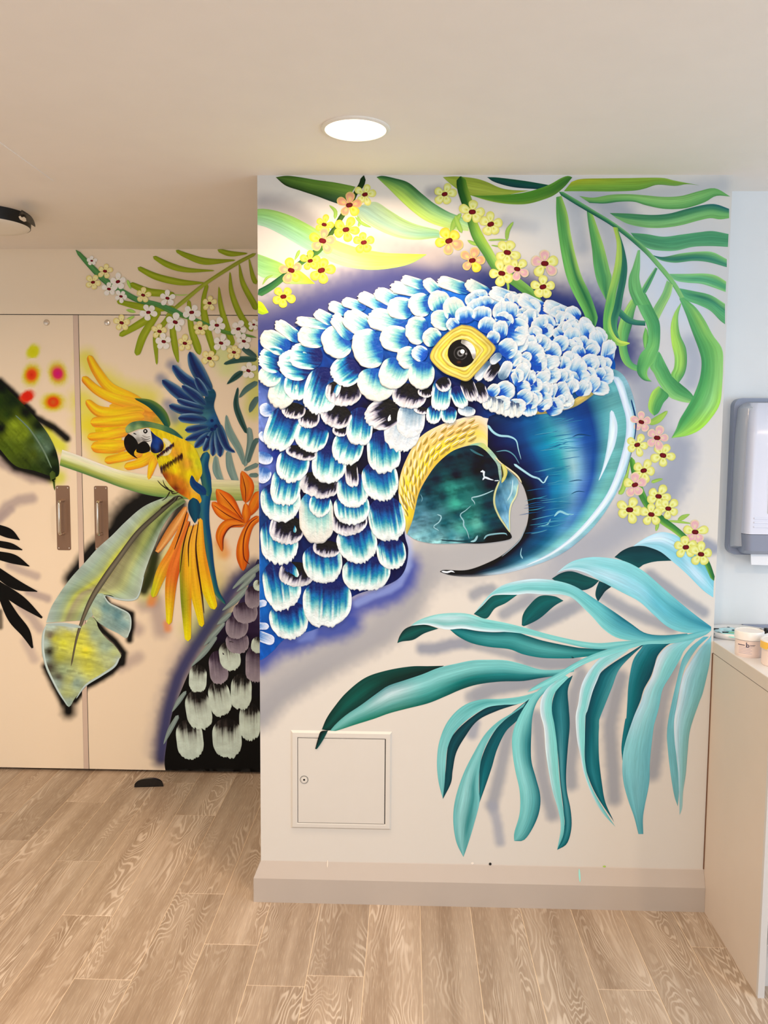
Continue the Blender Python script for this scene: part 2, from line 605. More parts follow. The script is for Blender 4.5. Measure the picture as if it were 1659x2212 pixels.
def painted_slab(name, x0, x1, z0, z1, y, y1, front, step, extra=True):
    """wall / door slab whose visible face carries the sprayed ground coat"""
    nx, nz = max(2, int((x1-x0)/step)), max(2, int((z1-z0)/step))
    X, Z = np.meshgrid(np.linspace(x0, x1, nx), np.linspace(z0, z1, nz))
    v = np.stack([X.ravel(), np.full(X.size, y), Z.ravel()], -1)
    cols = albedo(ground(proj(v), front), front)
    i = np.arange(nx*nz).reshape(nz, nx)
    f = np.stack([i[:-1, :-1], i[:-1, 1:], i[1:, 1:], i[1:, :-1]], -1).reshape(-1, 4).tolist()
    n = len(v)
    v = np.vstack([v, boxv((x0, y, z0), (x1, y1, z1))])
    f += [tuple(k+n for k in q) for j, q in enumerate(BOXF) if j != 2]
    cols = np.vstack([cols, np.tile(albedo(GROUND_F if front else GROUND_B, front), (8, 1))])
    return mk(name, v, f, M['wallpaint'], cols=cols, smooth=False)


# ------------------------------------------------------------------ room shell
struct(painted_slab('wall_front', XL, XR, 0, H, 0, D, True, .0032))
wb = struct(painted_slab('wall_back', RX0, XL, 2.1595, H, D, D+.1, False, .006))
struct(painted_slab('trim_1', RX0, XL, 2.1135, 2.1595, D-.0008, D+.06, False, .006))
DZ0, DZ1 = .012, 2.1105
d1 = struct(painted_slab('door_1', RX0, -1.5035, DZ0, DZ1, D, D+.04, False, .0036))
d2 = struct(painted_slab('door_2', -1.4785, XL, DZ0, DZ1, D, D+.04, False, .0036))
struct(box('wall_void', (RX0, D+.05, 0), (XL, D+.12, 2.16), M['dark']))
st = box('edge_strip', (-1.5033, D-.0004, DZ0), (-1.4802, D+.03, DZ1), M['jamb'], d1)
box('door_gap_strip', (-1.4803, D-.0012, DZ0), (-1.4788, D+.02, DZ1), M['dark'], d2)  # dark strip laid over the paint in place of the shaded door gap
box('door_gap_strip', (-1.5042, D-.0006, DZ0), (-1.5034, D+.02, DZ1), M['skirt'], d1)
box('head_gap_strip', (RX0, D-.0012, DZ1), (-1.4788, D+.02, DZ1+.0028), M['dark'], d1)  # dark strips standing in for the shaded gap above the doors
box('head_gap_strip', (-1.4788, D-.0012, DZ1), (XL, D+.02, DZ1+.0028), M['dark'], d2)
for par, x in ((d1, -1.6239), (d2, -1.3488)):
    lathe('bolt_head', [(.0135, 0), (.0135, .003), (.011, .007), (.006, .008)], M['chrome'], par, 24, (x, D, 2.077), 'y')


def rounded(x0, x1, z0, z1, r, y, n=6):
    out = []
    for cx, cz, a0 in ((x1-r, z0+r, -90), (x1-r, z1-r, 0), (x0+r, z1-r, 90), (x0+r, z0+r, 180)):
        for k in range(n+1):
            a = math.radians(a0+90*k/n)
            out.append((cx+r*math.cos(a), y, cz+r*math.sin(a)))
    return out


def rplate(name, x0, x1, z0, z1, r, y0, y1, m, parent=None):
    a, b = rounded(x0, x1, z0, z1, r, y0), rounded(x0, x1, z0, z1, r, y1)
    n = len(a)
    f = [tuple(range(n)), tuple(range(2*n-1, n-1, -1))]+[(i, i+n, (i+1) % n+n, (i+1) % n) for i in range(n)]
    return mk(name, a+b, f, m, parent, smooth=False)


for par, x0, x1 in ((d1, -1.603, -1.5385), (d2, -1.4262, -1.3632)):
    pl = rplate('handle_plate', x0, x1, 1.047, 1.344, .008, D-.0016, D, M['bronze'], par)
    xc = (x0+x1)/2
    arc = [(xc, D-.001, 1.275), (xc, D-.03, 1.276), (xc, D-.044, 1.271), (xc, D-.05, 1.258), (xc, D-.05, 1.2), (xc, D-.05, 1.142),
           (xc, D-.044, 1.129), (xc, D-.03, 1.124), (xc, D-.001, 1.125)]
    tube('pull_handle', catmull(np.array(arc), 40), .0065, M['chrome'], pl)
    for dx in (-.024, .024):
        for z in (1.334, 1.057):
            lathe('screw', [(.003, 0), (.003, .0008), (.001, .001)], M['chrome'], pl, 10, (xc+dx, D-.0016, z), 'y')

struct(box('ceiling', (RX0, RY0, H), (RX1, D+.1, H+.1), M['ceil']))
hx, hy = -1.159, .053
hatch = struct(box('trim_2', (hx-.60, hy-.60, H-.0022), (hx, hy, H+.01), M['ceil']))
struct(box('wall_right', (XR, E_, 0), (RX1, E_+.1, H), M['wall']))
struct(box('wall_side_left', (RX0-.1, RY0, 0), (RX0, D+.1, H), M['wall']))
# side wall and rear wall with openings for the added windows
multi = struct(multibox('wall_side_right', [((RX1, RY0, 0), (RX1+.1, -3.4, H)), ((RX1, -.8, 0), (RX1+.1, E_+.1, H)),
                                            ((RX1, -3.4, 0), (RX1+.1, -.8, .7)), ((RX1, -3.4, 2.2), (RX1+.1, -.8, H))], M['wall']))
struct(multibox('wall_rear', [((RX0, RY0-.1, 0), (-1.5, RY0, H)), ((1.9, RY0-.1, 0), (RX1, RY0, H)),
                              ((-1.5, RY0-.1, 0), (1.9, RY0, .75)), ((-1.5, RY0-.1, 2.25), (1.9, RY0, H))], M['wall']))


def frame(name, a, b, axis, m):
    t = .04
    if axis == 'x':
        x, (y0, z0), (y1, z1) = a[0], a[1:], b[1:]
        bs = [((x, y0, z0), (x+.06, y0+t, z1)), ((x, y1-t, z0), (x+.06, y1, z1)), ((x, y0+t, z0), (x+.06, y1-t, z0+t)), ((x, y0+t, z1-t), (x+.06, y1-t, z1))]
    else:
        y, (x0, z0), (x1, z1) = a[1], (a[0], a[2]), (b[0], b[2])
        bs = [((x0, y-.06, z0), (x0+t, y, z1)), ((x1-t, y-.06, z0), (x1, y, z1)), ((x0+t, y-.06, z0), (x1-t, y, z0+t)), ((x0+t, y-.06, z1-t), (x1-t, y, z1))]
    return struct(multibox(name, bs, m))


frame('added_window_1', (RX1+.04, -3.4, .7), (RX1+.04, -.8, 2.2), 'x', M['lamwhite'])  # unseen window frames, added to go with the two daylight lamps
frame('added_window_2', (-1.5, RY0-.04, .75), (1.9, RY0-.04, 2.25), 'y', M['lamwhite'])

# skirting: chamfered top, mitred round the left corner of the projecting wall
hb, t_, hc = .136, .0218, .084
prof = [(0, 0), (t_, 0), (t_, hc), (0, hb)]
path = [((XL, D), (-1, 0)), ((XL, 0), (-1, -1)), ((XR, 0), (0, -1))]
v, f = [], []
for (x, y), (ox, oy) in path:
    for d, z in prof:
        v.append((x+ox*d, y+oy*d, z))
for i in range(2):
    for k in range(4):
        j = (k+1) % 4
        f.append((i*4+k, i*4+j, i*4+4+j, i*4+4+k))
f += [(0, 1, 2, 3), (11, 10, 9, 8)]
bb = struct(mk('baseboard_front', v, f, M['skirt'], smooth=False))
# paint drips left on the skirting and its top edge
for q, w, h, c in (((1252, 1891), 4, 24, '8fd6d0'), ((1059.5, 1869.5), 6, 6, '0b0a0c'), ((1021, 1868), 6, 5, 'f2ece4'), ((1307, 1875), 7, 4, 'a7cf5a'), ((707, 1868), 2, 14, 'efe3d6')):
    a = np.linspace(0, 2*math.pi, 14, endpoint=False)
    ring = np.stack([q[0]+w/2*np.cos(a), q[1]+h/2*np.sin(a)], -1)
    zz = on_plane(ring, 1, 0)
    dep = np.interp(zz[:, 2], [hc, hb], [t_, 0])
    zz = on_plane(ring, 1, -.011)
    dep = np.interp(zz[:, 2], [hc, hb], [t_, 0])
    zz[:, 1] = -dep-.0012
    mk('paint_drip', zz, [tuple(range(14))], mat('drip_paint', c, .4), bb)

# floor: joint bed and separate planks
fl = struct(box('floor', (RX0, RY0, -.05), (RX1, D+.1, -.0012), M['grout']))
PW, PX0, PL = .1685, -.277, 1.08
joints = {-8: .38, -7: .737, -6: .23, -5: -.125, -4: -.45, -3: .024, -2: -.266, -1: .62, 0: -.408, 1: .35, 2: -.75, 3: .2, 4: -1.0, 5: -.438, 6: .1, 7: -.22, 8: -.7}
pm = {}


def plank(x, y0, y1):
    w, l, g, b = PW, y1-y0, .0009, .0012
    key = round(l, 3)
    if key not in pm:
        vv = [(-w/2+g, -l/2+g, -.004), (w/2-g, -l/2+g, -.004), (w/2-g, l/2-g, -.004), (-w/2+g, l/2-g, -.004)]
        vv += [(a, c, -.0008) for a, c, _ in vv]
        vv += [(-w/2+g+b, -l/2+g+b, 0), (w/2-g-b, -l/2+g+b, 0), (w/2-g-b, l/2-g-b, 0), (-w/2+g+b, l/2-g-b, 0)]
        ff = [(8, 9, 10, 11)]
        for k in (0, 4):
            ff += [(k+i, k+(i+1) % 4, k+4+(i+1) % 4, k+4+i) for i in range(4)]
        o = mk('plank', vv, ff, M['wood'], fl, smooth=False)
        pm[key] = o.data
    else:
        o = bpy.data.objects.new('plank', pm[key])
        COL.objects.link(o)
        o.parent = fl
    o.location = (x+w/2, (y0+y1)/2, 0)


k0, k1 = int((RX0-PX0)/PW), int((RX1-PX0)/PW)
for k in range(k0, k1):
    x = PX0+k*PW
    j = joints.get(k, (k*.41) % PL)
    j -= math.ceil((j-(RY0+.0))/PL)*PL
    while j < D+.1:
        a, b = max(j, RY0+.002), min(j+PL, D+.098)
        if b-a > .03:
            plank(x, a, b)
        j += PL

# ------------------------------------------------------------------ ceiling fittings
LAMPS = [(-.1443, -.41, 'round recessed downlight glowing above the giant painted macaw', 'recessed downlights', .70)]
ADDED_LAMPS = [(-.1443, -2.3, 'added unseen downlight in the middle of the room ceiling'), (1.9, -2.3, 'added unseen downlight nearest the added side window'),  # unseen downlights added to warm the doors and fill the room
       (-1.48, -.62, 'added unseen downlight just in front of the painted doors'), (-1.65, -2.3, 'added unseen downlight by the plain side wall'), (.9, -3.9, 'added unseen downlight close to the added rear window')]
for x, y, lab in ADDED_LAMPS:
    LAMPS.append((x, y, lab, 'recessed downlights', 1.12))
for x, y, lab, grp, dim in LAMPS:
    t = thing('recessed_downlight', lab, 'ceiling light', (x, y, H), grp)
    lathe('trim_ring', [(.0925, 0), (.0925, -.003), (.088, -.006), (.0825, -.006), (.0815, -.0035)], M['trimw'], t, 56)
    lathe('diffuser', [(.082, -.0035), (.082, -.0045), (.06, -.0052), (.01, -.0054)], M['diff'], t, 56)
    l = bpy.data.lights.new('lamp_beam', 'AREA')
    l.shape = 'DISK'
    l.size = .16
    l.energy = LAMP_POWER*dim
    l.color = LAMP_RGB
    l.spread = math.radians(LAMP_SPREAD)
    lo = bpy.data.objects.new('lamp_beam', l)
    COL.objects.link(lo)
    lo.location = (x, y, H-.0075)

t = thing('ceiling_fitting', 'round white surface fitting with black painted rim on the ceiling above the doors', 'ceiling fitting', (-1.585, .472, H))
FR = .150
lathe('rim', [(FR+.002, 0), (FR+.002, -.022), (FR, -.044)], M['black'], t, 64)
lathe('cover', [(FR-.001, -.043), (FR-.006, -.047), (FR*.7, -.050), (.01, -.051)], M['trimw'], t, 64)
lq = pts('X 44,461,10 53,468,13 62,474,12 70,482,8 76,490,1')
lp = catmull(lq, 16)
tg = np.gradient(lp[:, :2], axis=0)
tg /= np.linalg.norm(tg, axis=1)[:, None]
nn = np.stack([-tg[:, 1], tg[:, 0]], -1)
o2 = np.vstack([lp[:, :2]+nn*lp[:, 2:3]/2, (lp[:, :2]-nn*lp[:, 2:3]/2)[::-1]])
a = on_plane(o2, 2, H-.046)-np.array(t.location)
n = len(a)
mk('painted_leaf_tip', np.vstack([a, a+[0, 0, .006]]), [tuple(range(n))[::-1], tuple(range(n, 2*n))]+[(i, (i+1) % n, (i+1) % n+n, i+n) for i in range(n)], M['black'], t, smooth=False)
pp = on_plane(pts('X 40,468 44,466 47,470 52,468 56,472 57,478 52,479 48,477 43,474'), 2, H-.0525)-np.array(t.location)
mk('painted_petal', pp, [tuple(range(9))[::-1]], M['trimw'], t, smooth=False)

# ------------------------------------------------------------------ access panel
ap = thing('access_panel', 'small square access panel with key lock low on the painted wall', 'access panel', (-.209, 0, .2535))
ax0, ax1, az0, az1 = -.1705, .1695, 0, .3405
bx0, bx1, bz0, bz1 = -.1475, .1490, .0205, .317


def ringframe(name, o_, i_, prof, m, parent):
    """rectangular frame swept from (inset fraction, -y height) profile between outer and inner rectangles"""
    v, f = [], []
    for s, h in prof:
        x0, x1, z0, z1 = [o_[k]+(i_[k]-o_[k])*s for k in range(4)]
        v += [(x0, -h, z0), (x1, -h, z0), (x1, -h, z1), (x0, -h, z1)]
    for k in range(len(prof)-1):
        for i in range(4):
            j = (i+1) % 4
            f.append((k*4+i, k*4+j, k*4+4+j, k*4+4+i))
    return mk(name, v, f, m, parent, smooth=False)


M['panelw'] = mat('panel_paint', albedo(GROUND_F), .45, bump=.06)
ringframe('frame', (ax0, ax1, az0, az1), (bx0, bx1, bz0, bz1), [(0, 0), (.3, .0055), (.85, .0058), (1, .005), (1, 0)], M['panelw'], ap)
box('gap_shadow', (bx0, -.0008, bz0), (bx1, 0, bz1), M['dark'], ap)
dr = box('door', (bx0+.0018, -.0045, bz0+.0016), (bx1-.003, -.0006, bz1-.0022), M['panelw'], ap, .0006)
lk = lathe('lock', [(.0125, 0), (.0125, .0012), (.0118, .0014), (.011, .0004), (.0105, .0014), (.003, .0016)], M['panelw'], dr, 32, (-.1247, -.0045, .1715), 'y')
lathe('lock_ring', [(.0138, 0), (.0138, .0006), (.0126, .0007)], M['dark'], dr, 32, (-.1247, -.0045, .1715), 'y')
lathe('keyhole', [(.0035, 0), (.0035, .0004), (.001, .0006)], M['dark'], dr, 14, (-.1247, -.0061, .1715), 'y')

# ------------------------------------------------------------------ door stop on the floor
bmv, bmf = [], []
nu, nv = 28, 12
for j in range(nv+1):
    ph = (math.pi/2)*j/nv
    for i in range(nu+1):
        th = math.pi*i/nu
        r = math.cos(ph)
        bmv.append((.064*math.cos(th)*r**.8, .045*math.sin(th)*r**.8-.0, .036*math.sin(ph)**.8+.002))
for j in range(nv):
    for i in range(nu):
        k = j*(nu+1)+i
        bmf.append((k, k+1, k+nu+2, k+nu+1))
front_ = [j*(nu+1) for j in range(nv+1)]+[j*(nu+1)+nu for j in range(nv, -1, -1)]
bmf.append(tuple(front_))
n = len(bmv)
bmv += [(x, y, 0) for x, y, z in bmv[:nu+1]]
bmf += [(i, n+i, n+i+1, i+1) for i in range(nu)]+[tuple(range(n+nu, n-1, -1)), (0, nu, n+nu, n)]
ds = mk('door_stop', bmv, bmf, M['rubber'])
ds.location = (-1.146, .905, 0)
ds.rotation_euler = (0, 0, math.radians(7))
md = ds.modifiers.new('edges', 'EDGE_SPLIT'); md.split_angle = math.radians(50)
tag(ds, 'half-round black rubber door stop on the floor below the doors', 'door stop')

# ------------------------------------------------------------------ cabinet, worktop
CX1 = XR+1.5
CH = .8773
cb = thing('base_cabinet', 'beige laminate base cabinet standing against the painted wall', 'cabinet', (XR, -CDEP, 0))
cdp = CDEP+E_
box('end_panel', (.0005, .012, 0), (.0185, cdp-.024, CH), M['lam'], cb)
box('edge_band', (.0, 0, 0), (.0185, .0125, CH), M['edge'], cb)
box('carcass', (.0187, .02, .15), (1.5, cdp-.024, CH), M['lamwhite'], cb)
box('kick_board', (.0187, .055, 0), (1.5, .075, .15), M['edge'], cb)
for i in range(3):
    dd = box('door', (.021+i*.495, 0, .155), (.021+i*.495+.491, .019, CH-.006), M['lamwhite'], cb, .001)
    tube('handle', [(.06+i*.495, -.002, .70), (.06+i*.495, -.028, .71), (.06+i*.495, -.028, .80), (.06+i*.495, -.002, .81)], .005, M['chrome'], dd)
box('wall_gap_line', (-.0025, CDEP-.0035, .14), (.0015, CDEP+.002, CH), mat('gap_line_brown', '6b4a34', .8), cb)  # thin brown strip along the line where cabinet meets wall
WT = .040
wt = tag(box('worktop', (XR, -CDEP-.012, CH+.0012), (CX1, E_, CH+WT), M['lam'], None, .0015), 'beige worktop with pale upper surface on the cabinet', 'worktop')
wt.location = (0, 0, 0)
top = box('worktop_surface', (XR+.0015, -CDEP-.0105, CH+WT-.0006), (CX1-.002, E_-.001, CH+WT+.0006), M['lamwhite'], wt)
ZT = CH+WT+.0006
box('joint_line', (XR+.001, -CDEP-.005, CH), (XR+.3, E_-.03, CH+.0012), M['dark'], cb).location = (-XR, CDEP, 0)
usb = tag(box('splash_strip', (XR+.16, E_-.012, ZT), (CX1, E_, ZT+.02), M['plasticg'], None, .001), 'low grey splash strip along the back of the worktop', 'splash strip')


# pots
def pot(label, x, y, r, h, lidh, kind):
    t = thing('paint_pot', label, 'paint pot', (x, y, ZT))
    body = lathe('body', [(r*.90, 0), (r*.93, .002), (r*.93, h-lidh), (r*.90, h-lidh+.001)], M['potbody'], t, 56)
    lid = lathe('lid', [(r, h-lidh), (r, h-.003), (r*.97, h), (r*.9, h), (r*.88, h-.0015), (.01, h-.0015)], M['potlid'], t, 56)
    lathe('groove', [(r*.955, h-lidh-.0012), (r*.955, h-lidh)], M['ink'] if kind == 1 else M['yellowp'], t, 56)

    def patch(name, a0, a1, z0, z1, m, dr=.0006, n=10):
        vv, ff = [], []
        for i in range(n+1):
            a = math.radians(a0+(a1-a0)*i/n)
            for z in (z0, z1):
                vv.append((r*.93*math.cos(a)+dr*math.cos(a), r*.93*math.sin(a)+dr*math.sin(a), z))
        for i in range(n):
            ff.append((2*i, 2*i+2, 2*i+3, 2*i+1))
        return mk(name, vv, ff, m, body)

    def wrap(name, a_deg, z, poly, m):
        """flat print wrapped on the pot: poly in metres around the anchor"""
        rr_ = r*.93+.0012
        vv = [(rr_*math.cos(math.radians(a_deg)+x/rr_), rr_*math.sin(math.radians(a_deg)+x/rr_), z+y) for x, y in poly]
        n_ = len(vv)//2
        return mk(name, vv, [(i, (i+1), n_+i+1, n_+i) for i in range(n_-1)], m, body)
    if kind == 1:
        patch('label_band', 150, 300, h*.10, h*.56, M['potbody'])
        sb_ = np.linspace(0, 2*math.pi, 25)
        wrap('label_letter', -116, h*.47, [(.0046*math.cos(s_), .0046*math.sin(s_)) for s_ in sb_]+[(.0024*math.cos(s_), .0024*math.sin(s_)) for s_ in sb_], M['ink'])
        wrap('label_letter', -116, h*.47, [(-.0048, -.0046), (-.0048, .0105), (-.0024, -.0046), (-.0024, .0105)], M['ink'])
        patch('label_line', 200, 232, h*.47, h*.50, M['ink'], .0009)
        patch('label_line', 252, 275, h*.50, h*.515, M['ink'], .0009)
        patch('label_line', 252, 272, h*.465, h*.478, M['ink'], .0009)
        for k in range(5):
            patch('label_line', 205, 262-6*(k % 2), h*(.40-.06*k), h*(.415-.06*k), M['inkpale'], .0009)
        # second coat ring under the rim
    else:
        patch('label_block', 262, 330, h*.10, h*.50, M['labelw'])
        patch('label_line', 263, 300, h*.455, h*.48, M['ink'], .0009)
        for k in range(6):
            patch('label_line', 263, 310, h*(.39-.045*k), h*(.415-.045*k), M['inkpale'], .0009)
        patch('label_line', 205, 225, h*.40, h*.41, M['inkpale'], .0009)
        patch('label_line', 208, 250, h*.33, h*.345, M['ink'], .0009)
        patch('label_mark', 254, 257, h*.22, h*.36, M['ink'], .0009)
        vv, ff = [], []
        n_ = 60
        for i in range(n_+1):       # yellow paint run over the lid
            a = math.radians(165+150*i/n_)
            lo = h-lidh*(.25+.75*max(0, .5+.5*math.sin(i*.33)*math.cos(i*.11)) if i > 16 else .95)
            for rr, z in ((r+.0006, lo), (r+.0006, h-.004)):
                vv.append((rr*math.cos(a), rr*math.sin(a), z))
        for i in range(n_):
            ff.append((2*i, 2*i+2, 2*i+3, 2*i+1))
        mk('paint_run', vv, ff, M['yellowp'], lid)
    return t


pot('white lidded paint pot with a printed b logo on its label', 1.0545, -.178, .0425, .078, .025, 1)
pot('white paint pot with yellow paint smeared round its lid', 1.108, -.288, .060, .075, .026, 2)

# palette tray
tr = thing('paint_palette', 'white scalloped paint palette smeared with aqua and green paint', 'palette', (1.118, .080, ZT))
v, f = [], []
NA, NRg = 96, [(.0, .012), (.55, .012), (.80, .0125), (.9, .016), (.97, .021), (1.0, .020), (.99, .012), (.93, .001), (.5, .0), (.0, .0)]
for s, z in NRg:
    for i in range(NA):
        a = 2*math.pi*i/NA
        sc = 1+.045*abs(math.sin(a*4.5))**1.0*(1 if s > .7 else 0)
        v.append((.100*s*sc*math.cos(a), .082*s*sc*math.sin(a), z))
for k in range(len(NRg)-1):
    for i in range(NA):
        j = (i+1) % NA
        f.append((k*NA+i, k*NA+j, (k+1)*NA+j, (k+1)*NA+i))
mk('tray', v, f, M['potlid'], tr)
blobs = [(-.03, -.045, .040, .016, '8eeae0'), (.005, -.02, .05, .018, '6fdcdc'), (-.055, .0, .02, .012, 'c9f2fa'), (.03, .045, .018, .008, '6fae3a'),
         (.062, .035, .014, .006, '5f9a34'), (-.02, .035, .035, .012, 'c6f0f6'), (-.045, -.02, .014, .004, '16202a'), (-.06, .03, .012, .003, '16202a'),
         (.0, .01, .02, .003, '16304a'), (-.01, .052, .006, .003, '16202a'), (.045, -.03, .016, .003, '16202a'), (-.075, -.035, .013, .008, '1d5a4a'), (-.02, -.03, .018, .009, '8fd8a8')]
for k, (x, y, rx, ry, c) in enumerate(blobs):
    n = 22
    vv = [(x, y, .0172+k*.0002)]
    for ring, zz in ((.6, .0168), (1, .0125)):
        for i in range(n):
            a = 2*math.pi*i/n
            w = 1+.28*math.sin(3*a+k)+.15*math.sin(5*a+2*k)
            vv.append((x+rx*ring*w*math.cos(a), y+ry*2.1*ring*w*math.sin(a), zz+k*.0002))
    ff = [(0, 1+i, 1+(i+1) % n) for i in range(n)]+[(1+i, 1+n+i, 1+n+(i+1) % n, 1+(i+1) % n) for i in range(n)]
    mk('paint_blob', vv, ff, mat('wet_paint', c, .2), tr)

# crumpled black cap behind the pots
t = thing('bottle_cap', 'glossy black plastic flip cap lying behind the white paint pots', 'bottle cap', (1.205, .055, ZT))
lathe('cap', [(.017, 0), (.018, .002), (.018, .022), (.015, .026), (.009, .027), (.008, .034), (.002, .035)], M['blackp'], t, 24)
tube('flip_strap', catmull(np.array([(-.017, 0, .006), (-.030, -.006, .012), (-.034, -.010, .022), (-.026, -.008, .030), (-.016, -.002, .026)]), 16), .0035, M['blackp'], t)

# ------------------------------------------------------------------ paper towel dispenser on the right wall
pd = thing('paper_towel_dispenser', 'white and grey wall-mounted paper towel dispenser with a towel hanging out', 'dispenser', (1.245, E_, 1.19))
w2, hh, dp = .145, .525, .125


def shell(name, xs, prof, m, parent, r=.02):
    """upright box with rounded corners in plan; prof = list of (z, half width, depth)"""
    v, f = [], []
    n = 0
    for z, hw, d in prof:
        ring = [(-hw, 0)]
        for k in range(7):
            a = math.radians(180+90*k/6)
            ring.append((-hw+r+r*math.cos(a), -(d-r)+r*math.sin(a)))
        for k in range(7):
            a = math.radians(270+90*k/6)
            ring.append((hw-r+r*math.cos(a), -(d-r)+r*math.sin(a)))
        ring.append((hw, 0))
        n = len(ring)
        v += [(x, y, z) for x, y in ring]
    for k in range(len(prof)-1):
        for i in range(n-1):
            f.append((k*n+i, k*n+i+1, (k+1)*n+i+1, (k+1)*n+i))
    f += [tuple(range(n))[::-1], tuple((len(prof)-1)*n+i for i in range(n))]
    o = mk(name, v, f, m, parent, smooth=True)
    md = o.modifiers.new('edges', 'EDGE_SPLIT'); md.split_angle = math.radians(40)
    return o


rplate('back_plate', -w2, w2, -.005, hh, .028, -.035, 0, M['plasticg'], pd)
shell('side_cover', 0, [(.02, w2-.006, .05), (.03, w2-.004, .085), (.40, w2-.006, .095), (.49, w2-.012, .085), (.512, w2-.03, .04)], M['plastict'], pd, .03)
cv = shell('front_cover', 0, [(.075, w2-.022, dp), (.12, w2-.022, dp), (.40, w2-.024, dp-.004), (.475, w2-.030, dp-.018), (.508, w2-.045, dp-.055)], M['plasticw'], pd, .022)
for z in (.100, .114, .128):
    box('ridge', (-w2+.045, -dp-.003, z-.003), (w2-.04, -dp+.004, z+.003), M['plasticw'], cv, .002)
box('window_slot', (-.05, -dp-.0012, .145), (-.005, -dp+.01, .27), M['dark'], cv, .004)
box('slot_lip', (-.056, -dp-.002, .143), (-.050, -dp+.005, .272), M['plastict'], cv, .002)
shell('bottom_cover', 0, [(.005, w2-.036, dp-.03), (.018, w2-.027, dp-.008), (.0735, w2-.022, dp-.001)], M['plasticg'], pd, .022)
tw = [(-.085, -.070, .02), (-.083, -.075, -.033), (.09, -.075, -.036), (.09, -.07, .02), (-.085, -.074, .02), (-.083, -.079, -.033), (.09, -.079, -.036), (.09, -.074, .02)]
mk('towel_sheet', tw, [(0, 3, 2, 1), (4, 5, 6, 7), (0, 1, 5, 4), (1, 2, 6, 5), (2, 3, 7, 6)], M['paper'], pd, smooth=False)

# ------------------------------------------------------------------ mural builders
class Wall:
    """one painted plane: maps measured points to it, one thin coat above the other"""
    def __init__(self, y, front, base):
        self.y, self.front, self.off = y, front, base

    def coat(self, step=.000009):
        self.off += step
        return self.off

    def at(self, q, lift=0.0):
        p = on_plane(np.asarray(q)[:, :2], 1, self.y)
        p[:, 1] = self.y-self.off-lift
        return p


FRONT = Wall(0.0, True, .0003)
BACK = Wall(D, False, .0022)


def painted(name, label, wall, anchor, group=None, cat='wall painting'):
    a = wall.at(np.array([anchor]))[0]
    t = thing(name, label, cat, (a[0], wall.y, a[2]), group)
    return t


def piece(name, wall, q, faces, col, uv, parent, lift=0.0, mkey='paint'):
    root = parent
    while root.parent is not None:
        root = root.parent
    v = wall.at(q, lift)
    v[:, 0] = np.clip(v[:, 0], XL+.0004 if wall.front else RX0, XR-.0004 if wall.front else XL-.0004)   # paint stops at the wall's edges
    v[:, 2] = np.clip(v[:, 2], .013, H-.0004)
    v = v-np.array(root.location)
    return mk(name, v, faces, M[mkey], parent, albedo(col, wall.front), uv)


def gridf(nu, nv):
    i = np.arange(nu*nv).reshape(nu, nv)
    return np.stack([i[:-1, :-1], i[:-1, 1:], i[1:, 1:], i[1:, :-1]], -1).reshape(-1, 4)


def rows(spec):
    """'aabbcc ddeeff / ...' -> list of arrays of linear colours"""
    return [np.array([lin(h) for h in r.split()]) for r in spec.split('/')]


def cgrid(spec, U, V):
    """colours across v in each row, rows spread along u"""
    R = rows(spec)
    def row(r, v):
        x = np.linspace(0, 1, len(r)) if len(r) > 1 else np.array([0, 1])
        if len(r) == 1:
            r = np.vstack([r, r])
        return np.stack([np.interp(v, x, r[:, k]) for k in range(3)], -1)
    if len(R) == 1:
        return row(R[0], V)
    f = U*(len(R)-1)
    i = np.clip(np.floor(f).astype(int), 0, len(R)-2)
    w = (f-i)[..., None]
    w = w*w*(3-2*w)
    all_ = np.stack([row(r, V) for r in R])
    ii = i[None, ..., None]
    a = np.take_along_axis(all_, np.broadcast_to(ii, (1,)+all_.shape[1:]), 0)[0]
    b = np.take_along_axis(all_, np.broadcast_to(ii+1, (1,)+all_.shape[1:]), 0)[0]
    return a*(1-w)+b*w


SEED = [1]


def ribbon2(name, wall, parent, A, B, cols, nu=44, nv=17, streak=.22, wob=.06, lift=0.0, across=False, mkey='paint'):
    """painted shape between two traced edges"""
    SEED[0] += 1
    s = SEED[0]
    A, B = catmull(pts(A), nu), catmull(pts(B), nu)
    t = np.linspace(0, 1, nv)
    q = A[:, None, :2]*(1-t)[None, :, None]+B[:, None, :2]*t[None, :, None]
    U, V = np.meshgrid(np.linspace(0, 1, nu), t, indexing='ij')
    n1 = vnoise(U*2.2, V*9, s)-.5
    n2 = (vnoise(U*3.0, V*26, s+7)-.5) if not across else (vnoise(U*46, V*2.5, s+7)-.5)
    c = cgrid(cols, U, np.clip(V+wob*2*n1*np.sin(V*math.pi), 0, 1))
    c = c*(1+streak*2*n2*.6+streak*n1*.7)[..., None]
    L = np.linalg.norm(np.diff(A[:, :2], axis=0), axis=1).sum()/660
    Wd = np.linalg.norm(A[nu//2, :2]-B[nu//2, :2])/660
    uv = np.stack([U*L, V*Wd], -1) if not across else np.stack([V*Wd, U*L], -1)
    wall.coat()
    return piece(name, wall, q.reshape(-1, 2), gridf(nu, nv), c.reshape(-1, 3), uv.reshape(-1, 2), parent, lift, mkey)


